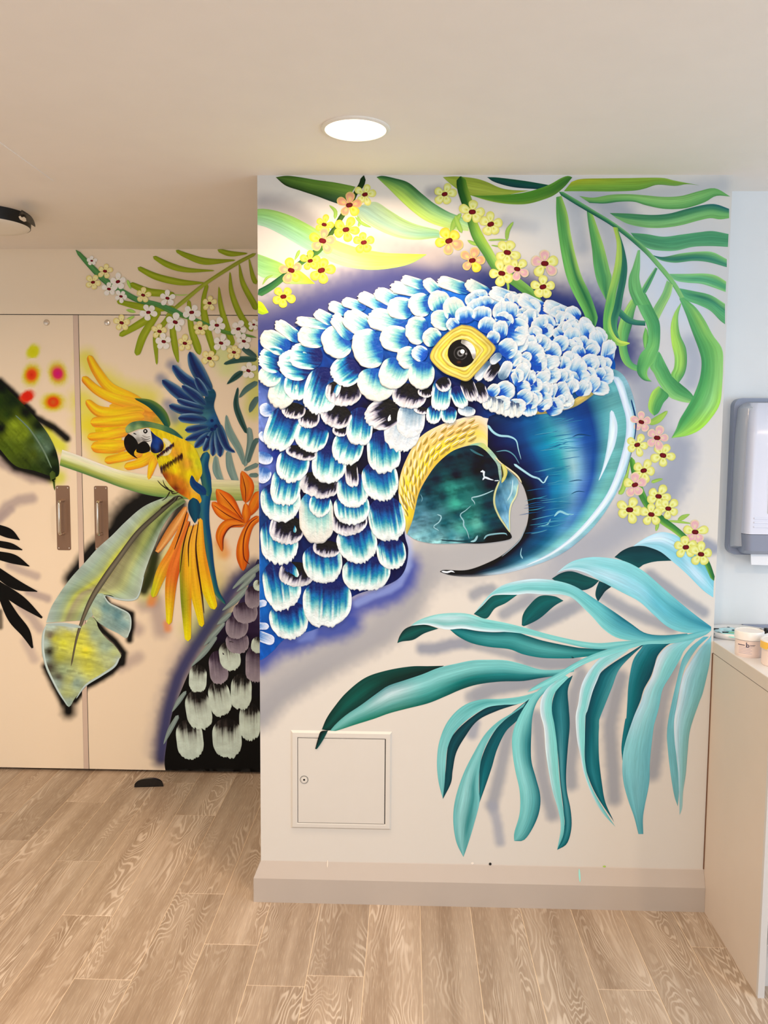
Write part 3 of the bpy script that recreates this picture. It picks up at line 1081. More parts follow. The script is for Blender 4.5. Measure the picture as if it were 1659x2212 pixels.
def stroke(name, wall, parent, spec, cols, nu=None, nv=9, streak=.16, round_=True, lift=0.0, k=1.0, mkey='paint'):
    """brush stroke along a centre line; each point carries its full width"""
    SEED[0] += 1
    s = SEED[0]
    p0 = pts(spec)
    Lp = np.linalg.norm(np.diff(p0[:, :2], axis=0), axis=1).sum()
    nu = nu or int(np.clip(Lp/4, 8, 48))
    p = catmull(p0, nu)
    tn = np.gradient(p[:, :2], axis=0)
    tn /= np.linalg.norm(tn, axis=1)[:, None]+1e-9
    nr = np.stack([-tn[:, 1], tn[:, 0]], -1)
    u = np.linspace(0, 1, nu)
    w = np.maximum(p[:, 2], .6)/2*k
    if round_:
        e = np.clip(np.minimum(u, 1-u)*Lp/np.maximum(w*1.2, .5), 0, 1)
        w = w*np.sqrt(np.clip(1-(1-e)**2, .02, 1))
    t = np.linspace(-1, 1, nv)
    q = p[:, None, :2]+nr[:, None, :]*(w[:, None]*t[None, :])[..., None]
    U, V = np.meshgrid(u, (t+1)/2, indexing='ij')
    n2 = vnoise(U*3, V*14, s)-.5
    c = cgrid(cols, U, V)*(1+streak*2*n2)[..., None]
    uv = np.stack([U*Lp/660, V*w.mean()/330], -1)
    wall.coat()
    return piece(name, wall, q.reshape(-1, 2), gridf(nu, nv), c.reshape(-1, 3), uv.reshape(-1, 2), parent, lift, mkey)


def dabs(spec):
    """'E 10,20:aabbcc ...' -> points, linear colours"""
    c, P, Cc = CROPS['X'], [], []
    for t in spec.split():
        if t in CROPS:
            c = CROPS[t]
            continue
        a, h = t.split(':')
        x, y = [float(k) for k in a.split(',')]
        P.append([c[0]+x/c[2], c[1]+y/c[2]])
        Cc.append(lin(h))
    return np.array(P), np.array(Cc)


def blob(name, wall, parent, outline, dab, ang=0.0, streak=.25, sp=5.0, smooth=True, lift=0.0, power=3.0, mkey='paint', freq=(.02, .22)):
    """painted patch of any outline, colour blended between dabs, bristle marks along ang (degrees)"""
    SEED[0] += 1
    s = SEED[0]
    o = pts(outline)[:, :2] if isinstance(outline, str) else outline
    if smooth:
        per = np.linalg.norm(np.diff(np.vstack([o, o[:1]]), axis=0), axis=1).sum()
        o = catmull(np.vstack([o, o[:1]]), max(12, int(per/sp)))[:-1]
    lo, hi = o.min(0), o.max(0)
    X, Y = np.meshgrid(np.arange(lo[0]+sp/2, hi[0], sp), np.arange(lo[1]+sp/2, hi[1], sp))
    g = np.stack([X.ravel(), Y.ravel()], -1)
    g += RNG.uniform(-.2, .2, g.shape)*sp
    ins = np.zeros(len(g), bool)
    j = len(o)-1
    dmin = np.full(len(g), 1e9)
    for i in range(len(o)):
        a, b = o[i], o[j]
        cnd = ((a[1] > g[:, 1]) != (b[1] > g[:, 1]))
        xx = (b[0]-a[0])*(g[:, 1]-a[1])/((b[1]-a[1]) if abs(b[1]-a[1]) > 1e-9 else 1e-9)+a[0]
        ins ^= cnd & (g[:, 0] < xx)
        dmin = np.minimum(dmin, np.linalg.norm(g-a, axis=1))
        j = i
    g = g[ins & (dmin > sp*.45)]
    vs = [Vector(p) for p in o]+[Vector(p) for p in g]
    n = len(o)
    r = delaunay_2d_cdt(vs, [(i, (i+1) % n) for i in range(n)], [], 1, 1e-4)
    q = np.array([[p.x, p.y] for p in r[0]])
    f = [tuple(t) for t in r[2]]
    P, Cc = dabs(dab)
    d = np.linalg.norm(q[:, None]-P[None], axis=2)+1.0
    w = 1/d**power
    c = (w[..., None]*Cc[None]).sum(1)/w.sum(1)[:, None]
    a = math.radians(ang)
    du, dv = q@np.array([math.cos(a), math.sin(a)]), q@np.array([-math.sin(a), math.cos(a)])
    n2 = vnoise(du*freq[0], dv*freq[1], s)-.5+.6*(vnoise(du*freq[0]*2, dv*freq[1]*2.3, s+3)-.5)
    c = c*(1+streak*1.6*n2)[:, None]
    wall.coat()
    # faces must look towards the room (-y): delaunay gives counter-clockwise in picture coords (y down)
    return piece(name, wall, q, [t[::-1] for t in f], c, np.stack([du, dv], -1)/660, parent, lift, mkey)


def poly_rings(name, wall, parent, centre, outline, ringcols, nr=22, na=72, streak=.2, lift=0.0, jag=.0, mkey='paint'):
    """concentric patch (eye, eyelid skin, petals)"""
    SEED[0] += 1
    s = SEED[0]
    o = outline
    o = catmull(np.vstack([o, o[:1]]), na+1)[:-1]
    c0 = np.asarray(centre, float)
    T, K = np.meshgrid(np.linspace(0.0, 1, nr), np.arange(na), indexing='ij')
    q = c0+(o[K.astype(int)]-c0)*T[..., None]
    n = vnoise(T*nr*.5, np.cos(K/na*2*math.pi)*4+9, s)+vnoise(T*nr*.5, np.sin(K/na*2*math.pi)*4+3, s+1)-1
    c = cgrid(ringcols, np.zeros_like(T), np.clip(T+jag*n, 0, 1))*(1+streak*n)[..., None]
    i = np.arange(nr*na).reshape(nr, na)
    j = np.roll(i, -1, 1)
    f = np.stack([i[:-1], i[1:], j[1:], j[:-1]], -1).reshape(-1, 4)
    wall.coat()
    uv = np.stack([K/na*.2, T*.05], -1)
    return piece(name, wall, q.reshape(-1, 2), f, c.reshape(-1, 3), uv.reshape(-1, 2), parent, lift, mkey)


FEATHER = {
    #  colours from white rim to base, positions, jag, relief height (m)
    'W': ('eadfd0 e3e0d2 c6dccf 90c6bc 4298b8 164ea2', [0, .22, .40, .57, .76, .97], .18, .0042),
    'F': ('efe7de e4e6e2 c6dadd 8cbcd8 2f74c6 124cae', [0, .20, .38, .54, .72, .95], .26, .0036),
    'T': ('f6f2ea eaf0e6 92d0c8 2492aa 0c5ca4 08245c', [0, .17, .31, .45, .62, .90], .30, .0022),
    'K': ('f4ece6 e6dcda a8a0b0 241f3c 0a0c20 060818', [0, .17, .30, .38, .52, 1], .34, .0020),
    'R': ('faf5ea f0ece0 e6e6dc d6dad6 a6b0b8 4a5a78', [0, .25, .45, .65, .85, 1], .30, .0040),
    'B': ('c6ccf2 9fb6ea 4f92dc 1e74c6 1460b4 0c3c86', [0, .15, .3, .5, .75, 1], .20, .0005),
    'P': ('e6e6f2 d2d8ea b4c4e0 84a4d0 5a84c0 3a64ac', [0, .25, .45, .65, .85, 1], .26, .0005),
    'G': ('c2c9b2 c6ccb6 bcc2ac 9a9a8a 3a322c 060404', [0, .2, .5, .72, .88, 1], .26, .0010),
    'V': ('9a8a8c 8a7a7e 7a6a70 64545e 44343f 2a1c28', [0, .2, .45, .65, .85, 1], .22, .0010),
    'H': ('f0ece6 dfe0e0 c6d0d6 a2b6c2 7c98ac 5a7894', [0, .25, .45, .65, .85, 1], .22, .0012),
}


def feather(wall, parent, crop, bx, by, tx, ty, w, kind, grow=1.0):
    """relief feather: parallel barbs running to a rounded pale rim"""
    SEED[0] += 1
    s = SEED[0]
    x0, y0, k = CROPS[crop]
    b = np.array([x0+bx/k, y0+by/k])
    t = np.array([x0+tx/k, y0+ty/k])
    w = w/k*grow
    ax = t-b
    L = np.linalg.norm(ax)+1e-6
    ax /= L
    pr = np.array([-ax[1], ax[0]])
    cols, pos, jag, relief = FEATHER[kind]
    ns, nl = 41, 15
    S1 = np.sin(np.linspace(-1, 1, ns)*math.pi/2)           # lateral, denser at the sides
    back = .16*L
    hw = w/2
    round_ = np.sqrt(np.clip(1-S1**2, 0, 1))
    # front rim: full and rounded; longer feathers get straighter sides
    fl_ = min(hw*1.15, L*.62)
    front = (L-fl_)+fl_*round_**.9
    rear = np.minimum((L-fl_)*.9, .3*L)-(back+np.minimum((L-fl_)*.9, .3*L))*round_**.9
    wob = .030*(vnoise(S1*2.2+5, S1*0, s)-.5)*2
    if kind in 'WFR':
        wob = wob+.045*(vnoise(S1*6+9, S1*0, s+2)-.5)*2
    if kind in 'GVKTH':
        wob = wob+.055*(vnoise(S1*17, S1*0, s+4)-.5)*2*round_
    front = front+wob*L
    lat = hw*S1*(1+.04*(vnoise(S1*3, S1*0, s+6)-.5))
    T_ = np.array([0, .1, .2, .3, .4, .5, .58, .66, .74, .81, .87, .92, .96, .985, 1.0])
    A = rear[None, :]*(1-T_[:, None])+front[None, :]*T_[:, None]
    SS = np.broadcast_to(S1, A.shape)
    bend = (random.Random(s).random()-.5)*.18*hw
    q = b+ax*A[..., None]+pr*(lat[None, :]+bend*(A/L)**2)[..., None]
    d = (front[None, :]-A)/L
    side = 1-np.abs(SS)
    d = np.minimum(d, .04+side*1.5)                          # pale rim runs round the sides
    d = np.maximum(d, sstep(.42, .9, (front[None, :]-A)/L)*.98)
    # right side of each feather deeper: light from the left put into the colour
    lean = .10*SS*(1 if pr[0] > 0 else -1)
    nz = (vnoise(SS*13, A/L*1.3, s)-.5)+.6*(vnoise(SS*27, A/L*1.8, s+5)-.5)
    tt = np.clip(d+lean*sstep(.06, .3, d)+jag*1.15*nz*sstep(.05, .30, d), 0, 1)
    R6 = rows(cols)[0]
    c = np.stack([np.interp(tt, pos, R6[:, m]) for m in range(3)], -1)
    tint = 1+.13*(vnoise(q[..., 0]/9, q[..., 1]/9, s)-.5)*2*(.5 if kind in 'WFR' else 1)
    if kind in 'RK':
        tint = tint*(1-.20*(vnoise(SS*16, A*0, s+8) > .6))
    c = c*tint[..., None]
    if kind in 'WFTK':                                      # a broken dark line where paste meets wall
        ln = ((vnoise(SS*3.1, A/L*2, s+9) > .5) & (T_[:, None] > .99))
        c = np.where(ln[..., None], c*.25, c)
    wall.coat(.00001)
    rise = (1-sstep(.08, .62, d))*(.12+.88*sstep(.28, .72, A/L))
    h = relief*rise
    h = h+relief*.45*(vnoise(q[..., 0]/6, q[..., 1]/6, s+3)-.5)*rise
    h = h*np.clip(side*9, 0, 1)
    h[-1] = -.0002
    h[0] = 0
    h[-2] *= .85
    i = np.arange(nl*ns).reshape(nl, ns)
    f = np.stack([i[:-1, :-1], i[:-1, 1:], i[1:, 1:], i[1:, :-1]], -1).reshape(-1, 4)
    uv = np.stack([A/660, SS*hw/660], -1)
    return piece('feather', wall, q.reshape(-1, 2), f, c.reshape(-1, 3), uv.reshape(-1, 2), parent, h.ravel(), 'relief')


PETAL = {
    'Y': 'd8d23a f2e97e f6f0a2 efe47a e2d662', 'D': 'e6c822 f7dd3c fae66a f4d848 e8c838', 'O': 'f0dc5a f7c98a f4a880 f2a57c f0d070',
    'K': 'eadf86 f4c9b4 efb0b0 f0b0ae f2dca0', 'W': 'd8cf9a efe8cc f6f0dc efe8d0 e0d6b6', 'E': 'd8b860 f0d88a f4e2a0 ecd284 d8bc6a'}


def flower(wall, parent, crop, x, y, r, kind, rot=0.0, lip='7a1a20'):
    x0, y0, k = CROPS[crop]
    c = np.array([x0+x/k, y0+y/k])
    r = r/k
    a = np.linspace(0, 2*math.pi, 14, endpoint=False)
    fl_ = poly_rings('flower', wall, parent, c, c+np.stack([np.cos(a), np.sin(a)], -1)*r*.34, 'cfd05a e2dc6a', 4, 14, .05)
    rr = random.Random(int(x*7+y))
    for i in range(5):
        th = math.radians(-90+rot+i*72+rr.uniform(-9, 9))
        d = np.array([math.cos(th), math.sin(th)])
        e = np.array([-d[1], d[0]])
        ln, wd = r*rr.uniform(.86, 1.08), r*rr.uniform(.37, .45)
        s = np.linspace(0, 2*math.pi, 16, endpoint=False)
        # pointed oval petal
        px = .5+.5*np.cos(s)
        py = np.sin(s)*(.78+.30*np.cos(s))
        py = py*(1-.25*np.clip(np.cos(s), 0, 1)**4)
        q = c+d*(ln*(.12+.88*px))[:, None]+e*(wd*py)[:, None]
        kk = kind
        if kind in 'OK' and rr.random() < .3:
            kk = 'Y' if kind == 'K' else 'D'
        poly_rings('petal', wall, fl_, c+d*ln*.40, q, PETAL[kk][::1], 7, 20, .07)
    off = r*.10
    t = rr.uniform(-.35, .35)
    u = np.array([math.cos(t), math.sin(t)])
    s = np.linspace(0, 2*math.pi, 20, endpoint=False)
    rad = r*.17*(1+.35*np.abs(np.cos(s)))
    q = c+u*(rad*np.cos(s)*1.15)[:, None]+np.array([-u[1], u[0]])*(rad*np.sin(s))[:, None]
    poly_rings('lip', wall, fl_, c, q, lip+' '+lip+' 5a1018', 5, 20, .25)
    return fl_

# ================================================================== MURAL ON THE PROJECTING WALL
# ---------------- strap leaves, top left
G = 'broad strap leaves painted behind the flower sprays'
for lab, A, B, cols in (
    ('dark green painted strap leaf touching the ceiling at its pointed tip', 'P 230,95 330,82 450,95 600,120 750,140 880,165 945,180', 'P 230,95 320,170 450,215 600,265 720,310 800,335 850,335',
     '3f5a20 55722a 46602a 26351c / 557a2c 6b8a34 4f6e2a 2c3f20 / 6f8f34 7a9a3c 4a6a3a 1f3a34'),
    ('pale sage painted strap leaf running on below the dark green leaf', 'P 1060,320 1140,320 1250,390 1380,470 1500,520 1659,560 O 560,520', 'P 900,390 960,440 1050,510 1200,590 1350,640 1500,655 1659,640 O 565,585',
     'c2d0a0 a9bd9a 9db8a0 c0cc9a / b9d27a b6cc9a a9c4a6 c6d08a / b9d68a a2cc98 8fbf96 b4cc7a'),
    ('fresh green painted strap leaf with dark upper edge near the ceiling', 'O 50,85 100,75 200,95 310,130 420,220 520,300 640,370 740,410 800,460', 'O 50,85 150,180 250,280 350,370 450,440 580,490 700,515 800,525',
     '2f5a34 4a7a3c 8ab04a / 2f5f34 6fa052 bcd85e c6de5a / 57905a a2cf84 c6e27a d2e26a / 9fd09a b4dc94 c2de8a d0e48a'),
    ('long light green painted strap leaf crossing behind the orange blossoms', 'P 62,380 130,378 250,400 400,455 560,540 700,625 850,690 1000,735 1200,770 1400,780 1580,785', 'P 62,520 150,545 300,620 450,710 600,790 750,860 900,905 1100,925 1300,905 1450,865 1580,790',
     '9fc468 8dbc6c 9cc890 b2d6ae / a6cc62 98c670 a2d09c b4dcb8 / c6de6a b6da78 aadc94 b9e29c / cfe464 c2de5e b2da62 bfe276 / c9e240 c2de4e b6da5c b9de6a'),
    ('short light green painted leaf at the edge under the lowest stem', 'P 62,780 150,810 250,850 330,890 450,935 580,1045', 'P 62,960 120,995 250,1000 320,1045 450,1052 580,1050',
     'a6d27a 9ccf82 b2da9c / b2d85e a6d264 b9dc7a / c6e02a bada34 aed23e'),
    ('small lime painted leaf tip at the wall edge above the macaw', 'P 60,1200 110,1220 165,1300', 'P 60,1305 110,1325 165,1310', 'd2e02c bfd82a b2cc30'),
):
    q = pts(A)
    t = painted('painted_strap_leaf', lab, FRONT, q[0][:2], G)
    ribbon2('leaf_blade', FRONT, t, A, B, cols, nu=60, nv=19)
    FRONT.off = .0003

# ---------------- green palm frond, top right
t = painted('painted_palm_frond', 'bright green palm frond painted in the corner under the ceiling', FRONT, (1215, 420))
Gd = [
    ('O 950,85 1050,90 1250,115 1400,140 1480,155', 'O 950,85 1010,125 1150,165 1300,180 1420,182 1480,155', '1e5a3c 1a5044 123c3c'),
    ('O 590,85 700,80 850,95 950,125 1050,170 1150,190 1300,195', 'O 590,85 640,130 720,190 820,235 950,242 1100,232 1300,195', '9aa63a a3ae3c b2ba48 98a83a'),
    ('M 215,130 300,105 500,100 700,98 850,95 1000,97 1100,120 1310,160', 'M 150,210 300,210 550,212 750,205 850,185 950,155 1100,165 1200,150 1310,160', 'c2bc30 a6b436 86ac3c 78a23a / 9eb43c 92b23e 82ac42 6e9e40 / 8cae4a 86aa46 7ca446 8aa860'),
    ('O 820,235 950,235 1150,225 1300,200 1450,150 1550,95 1610,75 1645,88', 'O 820,235 950,275 1080,300 1200,308 1300,300 1420,265 1500,230 1580,165 1645,88', '6a9a34 5a8f2e 6e9c34 a6b83c / 5c942e 528a2c 5e9232 86a83a / 6f9c3a 4c7e30 3f7230 4a7a30'),
    ('M 280,250 400,265 550,240 700,235 850,245 1000,258 1150,250 1300,210 1440,185 1570,255', 'M 370,310 500,315 620,300 750,300 850,330 1000,360 1150,360 1250,340 1360,300 1450,250 1570,255', '7aa850 86b45c 6aa052 2f6e4a / 8cbc64 9ccc70 84bc68 5c9c52 / 6cae5c 82be68 74b062 5a9a50'),
    ('M 540,395 700,400 900,412 1050,400 1200,360 1350,325 1450,322 1560,360', 'M 600,440 700,490 850,520 1000,522 1150,500 1300,460 1400,440 1480,450 1560,440', '5a9658 4a8a5c 86ba6c 8cbc72 / 3f7c5c 5a9c62 8cc276 84ba66 / 2c6468 4c8e62 82be6c 7ab45c'),
    ('M 720,565 850,575 1000,598 1150,580 1300,560 1420,550 1555,575', 'M 760,620 850,690 950,715 1100,718 1250,685 1400,678 1550,685', '5a9a62 4c8c62 5a9c6c 74b276 / 62a870 559c6c 62a872 78b87c / 66ac74 549a68 5aa06c 6cb076'),
    ('M 905,755 1000,770 1150,740 1300,725 1420,730 1540,790', 'M 905,755 980,800 1100,820 1250,805 1380,815 1540,858', '2f6a62 3c7c66 6eb070 / 9ad27c 4c9268 3a7a68 74b47a / 9cd47a 74b878 4a9070 5aa070'),
    ('M 1050,915 1200,915 1350,912 1450,930 1535,980', 'M 1050,915 1100,970 1200,990 1320,1000 1420,1030 1530,1070', '8cc87e 7cc080 8ecc8c / a2d878 6eb87e 62ac7a 90cf8a / b2e07a 66b070 5aa470 96d27c'),
    ('M 1120,1035 1250,1060 1400,1095 1525,1170', 'M 1120,1035 1180,1130 1300,1180 1400,1230 1480,1310 1525,1345', '6ab478 5ca874 74bc80 / 74bc74 3f8468 62ac72 7cc47c / 9cd67a 4c9468 6ab474 6cb472'),
    ('M 85,260 85,400 100,550 130,750 170,930 230,1080 320,1250 N 350,240 410,285', 'M 130,250 180,400 210,580 250,760 300,930 370,1080 430,1250 N 437,200 410,285', '6aac52 5c9c48 8cbc54 a8cc5a / 74b85c 5ca252 6eae5a b9d662 / 6cb456 7cbc5c 3c7c4a aed262 / 7cc05c 62a252 2c6a42 62a456 / 74ba58 5a9c4e 3f8048 74b65c'),
    ('M 345,370 360,500 390,700 405,850 440,1000 510,1140', 'M 385,375 430,500 490,680 540,880 555,960 510,1140', '4c9058 74b45c b2d05a / 5c9e58 66aa58 aed060 / 6ab060 4e945a 8cc064 / 84c466 3f8254 5aa05c'),
    ('M 725,1130 670,1220 N 640,180 610,300 625,480 660,570 720,620 775,640', 'M 770,1180 750,1250 N 730,250 700,350 690,430 710,520 740,570 780,590', 'b6da6c 8cc468 5a9c5c / a8d46a 6cb464 3c7c58 / 9ace66 74ba68 4c9060 / 86c46a 6cb46a 5aa466'),
    ('M 930,860 870,950 815,1040 780,1120', 'M 950,870 910,960 860,1060 800,1150', '9ad27c 3f8462 74b874 / 8cca78 4c9066 6ab070'),
    ('N 640,110 700,170 760,200 845,210', 'N 615,165 680,222 750,245 845,252', '5a9c6c 3a7c66 2c6458'),
    ('M 1030,970 990,1080 930,1180 905,1225', 'M 1080,1010 1060,1100 1010,1200 955,1310', '9cd082 84bc74 9ccc78 b6da82'),
    ('N 845,265 825,350 835,445', 'N 862,290 872,370 852,435', '6cb45c 8ccc62 5a9c58'),
    ('M 570,515 600,650 590,800 560,950 520,1100 490,1250 N 485,250 500,340 560,400 640,428 712,405', 'M 610,520 640,650 645,800 630,930 600,1060 580,1180 N 550,200 570,300 620,370 680,388 712,398', 'c6d450 b2cc54 86b454 / c9dc62 bcd65e 9cc25c / b6d662 9cca60 7ab45c / 7abc5e 5ca858 86c060 / 6cb45c 74ba5e b6d860 / a2cc50 c9de5a e6ec62'),
    ('M 610,540 640,660 645,800 630,930 600,1080 575,1200 N 550,200 570,300 625,370', 'M 612,540 660,680 690,830 685,950 660,1080 640,1200 N 640,100 610,200 605,280 628,370', '4c8c58 3a7656 2f665a / 3f8058 2f6a58 3f7e62 / 3a7c58 2c6658 4a8a64 / 4a9060 4c9464 62a86a'),
    ('N 960,470 885,590 920,660 960,740 1040,850 1120,890 1220,910 1278,900', 'N 975,490 1030,600 1080,690 1150,750 1230,820 1278,888', '74bc6c 5aa462 6cb468 / 8cca70 62ac64 52985c / 9cd078 5ea660 4a9258 / b6de84 6cb066 5aa260'),
    ('N 960,765 900,820 870,920 880,980 920,1020', 'N 1000,800 1045,850 1000,910 960,990 920,1020', 'b6e062 5aa25a 4a9258 / c2e65c 62aa5c 529a5a / a2d85c 5ca45c 4c9458'),
    ('N 1145,60 1090,150 1062,260 1070,400 1095,520 1090,610 1065,670 1105,715', 'N 1152,60 1125,180 1140,320 1190,440 1200,560 1180,660 1130,740', 'aedc7a 9cd070 82bc68 / bce464 b2de66 7abc66 / c2e85c aedc60 5aa25e / 96d262 b6e264 4a9058 / 8ccc66 82c464 4c945a'),
    ('N 1135,20 1190,150 1240,290 1300,450 1325,560 1310,700 1260,840 1200,950 1140,1050 1110,1130 1068,1210', 'N 1170,10 1270,90 1350,200 1420,330 1500,450 1508,600 1500,760 1480,920 1400,1050 1310,1140 1200,1190 1068,1210', '6cb474 74bc70 62ac68 / 5aa264 6cb464 9ccc64 82bc68 / 4c9458 66b060 82c062 9cd472 / 4a985a 62b060 8cc86c a8d878 / 52a25c 6cb864 a2dc84 b2e24e / 4a9a58 62b05e a6de5c b2e64a / 5caa5c 86c860 a8dc60 96d060'),
    ('N 720,-60 800,130 850,230 870,320 860,420 800,500 775,590 780,660 830,715 898,728', 'N 850,-20 920,120 965,220 972,330 960,450 920,560 880,600 860,650 870,695 898,725', '84c478 74ba70 5ea662 / 7ac074 62ac68 529a5e / 74bc6c 5aa664 4c9660 / 6cb866 86c86c 62ac66 / 3f8652 6cb464 82c46a / 3a8050 74ba62 a6d868'),
    ('M 780,715 740,850 705,950 705,1050 740,1150 760,1185', 'M 800,710 800,850 795,960 830,1080 885,1175', '9ad07c 82c074 86c478 / 6eb46c 82c474 7cbc70 / 5ea664 74ba6c 66ae66'),
]
for A, B, c in Gd[:13]:
    ribbon2('leaflet', FRONT, t, A, B, c, nv=23, streak=.26)
stroke('stem', FRONT, t, 'M 110,215,34 250,300,40 400,390,38 550,480,36 700,590,38 850,720,40 950,830,40 1050,950,40 1120,1050,38 1190,1180,34', '74ac62 4c8a54 1c5a4c / 7cb468 3f8054 1a5248 / 86bc72 4c8e5c 2a6a54 / 9cd07c 8cc674 74b26a / a2d684 92cc7c 7cbc70', nu=50)
for A, B, c in Gd[13:]:
    ribbon2('leaflet', FRONT, t, A, B, c, nv=23, streak=.26)
TOPOFF = FRONT.off


# ---------------- orchid sprays
def spray(name, label, wall, stem, scol, flowers, buds=(), anchor=None):
    t = painted(name, label, wall, anchor if anchor is not None else pts(stem)[0][:2])
    for b in buds:
        stroke('bud', wall, t, b, '8cb84a b2cc5c 9cc04e', nv=5)
    stroke('stem', wall, t, stem, scol, nu=44)
    for f in flowers:
        flower(wall, t, *f)
    return t


spray('painted_orchid_spray', 'painted spray of yellow and orange orchids on a dark stem reaching the wall edge', FRONT,
      'P 1020,80,45 1000,160,50 950,230,40 920,300,36 820,450,46 740,580,40 620,740,60 500,830,46 420,890,50 300,990,56 180,1080,64 62,1145,70',
      '1a2c14 22381a 1a2a16 / 3f5e22 4c6a2a 2c4420 / 5a8a3c 4a7a3a 2c5a34 / 4c8446 3a7040 22523a',
      [('P', 1030, 250, 100, 'Y', 10), ('P', 890, 345, 118, 'O', 0), ('P', 665, 520, 90, 'D', 20), ('P', 860, 565, 120, 'D', 25), ('P', 1020, 680, 108, 'D', 0),
       ('P', 650, 665, 128, 'O', 10), ('P', 640, 930, 128, 'D', 15), ('P', 540, 845, 92, 'D', 0), ('P', 370, 930, 118, 'O', -5), ('P', 300, 1165, 108, 'D', 35)],
      ['P 760,470,25 765,400,35 710,345,12', 'P 400,840,8 430,780,30 445,745,12', 'P 970,540,22 985,490,26 960,440,8', 'P 1090,545,8 1010,510,30 940,450,10', 'P 110,1060,8 150,1000,22 210,970,8'])
spray('painted_orchid_spray', 'painted spray of yellow and pink orchids ending above the macaw brow', FRONT,
      'O 735,80,75 750,180,85 790,300,90 820,420,75 870,560,90 950,690,85 1040,830,80 1200,950,80 1300,1030,75 1400,1135,50',
      '5a8a2c 2f5a22 1e4420 / a6b83a 3c6e2a 234e24 / b9d04a 86b44a 4c8238 / c2d86a 7cae4e 4c8440 / 8cb85a 6ca04a 5a9044 / 7aa84e 5a923e 4c8238',
      [('O', 605, 225, 95, 'Y', 15), ('O', 830, 370, 112, 'Y', 10), ('O', 980, 470, 110, 'Y', 0), ('O', 640, 605, 120, 'O', -30), ('O', 1115, 700, 115, 'Y', 30),
       ('O', 830, 765, 108, 'O', 10), ('O', 1070, 870, 112, 'Y', -20), ('O', 1195, 835, 100, 'K', -25), ('O', 1420, 790, 120, 'K', 0), ('O', 1405, 980, 110, 'Y', 0)],
      ['O 1110,600,22 1120,520,34 1165,450,14', 'O 960,600,14 1060,595,14 1120,600,8', 'O 1125,1015,12 1120,960,22 1110,920,10', 'O 650,540,14 690,450,50 740,380,20', 'O 745,540,30 710,460,40 690,400,20', 'O 790,600,14 840,625,30 900,640,14', 'O 985,640,8 1040,650,14'])
FRONT.off = TOPOFF
spray('painted_orchid_spray', 'painted spray of pale yellow and pink orchids beside the beak', FRONT,
      'L 490,505,40 520,640,56 570,800,60 640,930,60 750,1040,64 860,1120,56 930,1180,52 1050,1300,44 1130,1400,50 1195,1560,36',
      '8cc24a 5c9c3c 3c7a34 / 6cac42 4a8a3c 2c6a34 / 2f6a38 3c7c3c 8cc04e / 3c7a3c 4c8c3e 9ccc52 / 2f6a3a 4c8c40 8cc450 / 1c5a34 3c7c3e 7cb84e',
      [('L', 575, 205, 95, 'K', 0), ('L', 540, 400, 100, 'Y', 20), ('L', 760, 490, 112, 'Y', 30), ('L', 710, 340, 108, 'K', 20), ('L', 595, 620, 108, 'Y', 20),
       ('L', 520, 742, 108, 'K', 0), ('L', 722, 840, 108, 'Y', 25), ('L', 475, 955, 122, 'Y', 20), ('L', 805, 945, 102, 'Y', 40), ('L', 660, 995, 108, 'Y', 0),
       ('L', 1035, 1145, 112, 'K', 0), ('L', 955, 1275, 108, 'Y', 0), ('L', 1085, 1335, 108, 'Y', 10)],
      ['L 800,1050,14 900,1058,22 1000,1072,10', 'L 885,1050,20 930,1020,40 990,992,10', 'L 720,1030,14 712,1090,32 700,1138,14', 'L 640,220,40 720,180,60 800,110,20', 'L 380,820,40 420,770,40 480,520,20', 'L 660,720,30 720,700,26 760,690,10'])

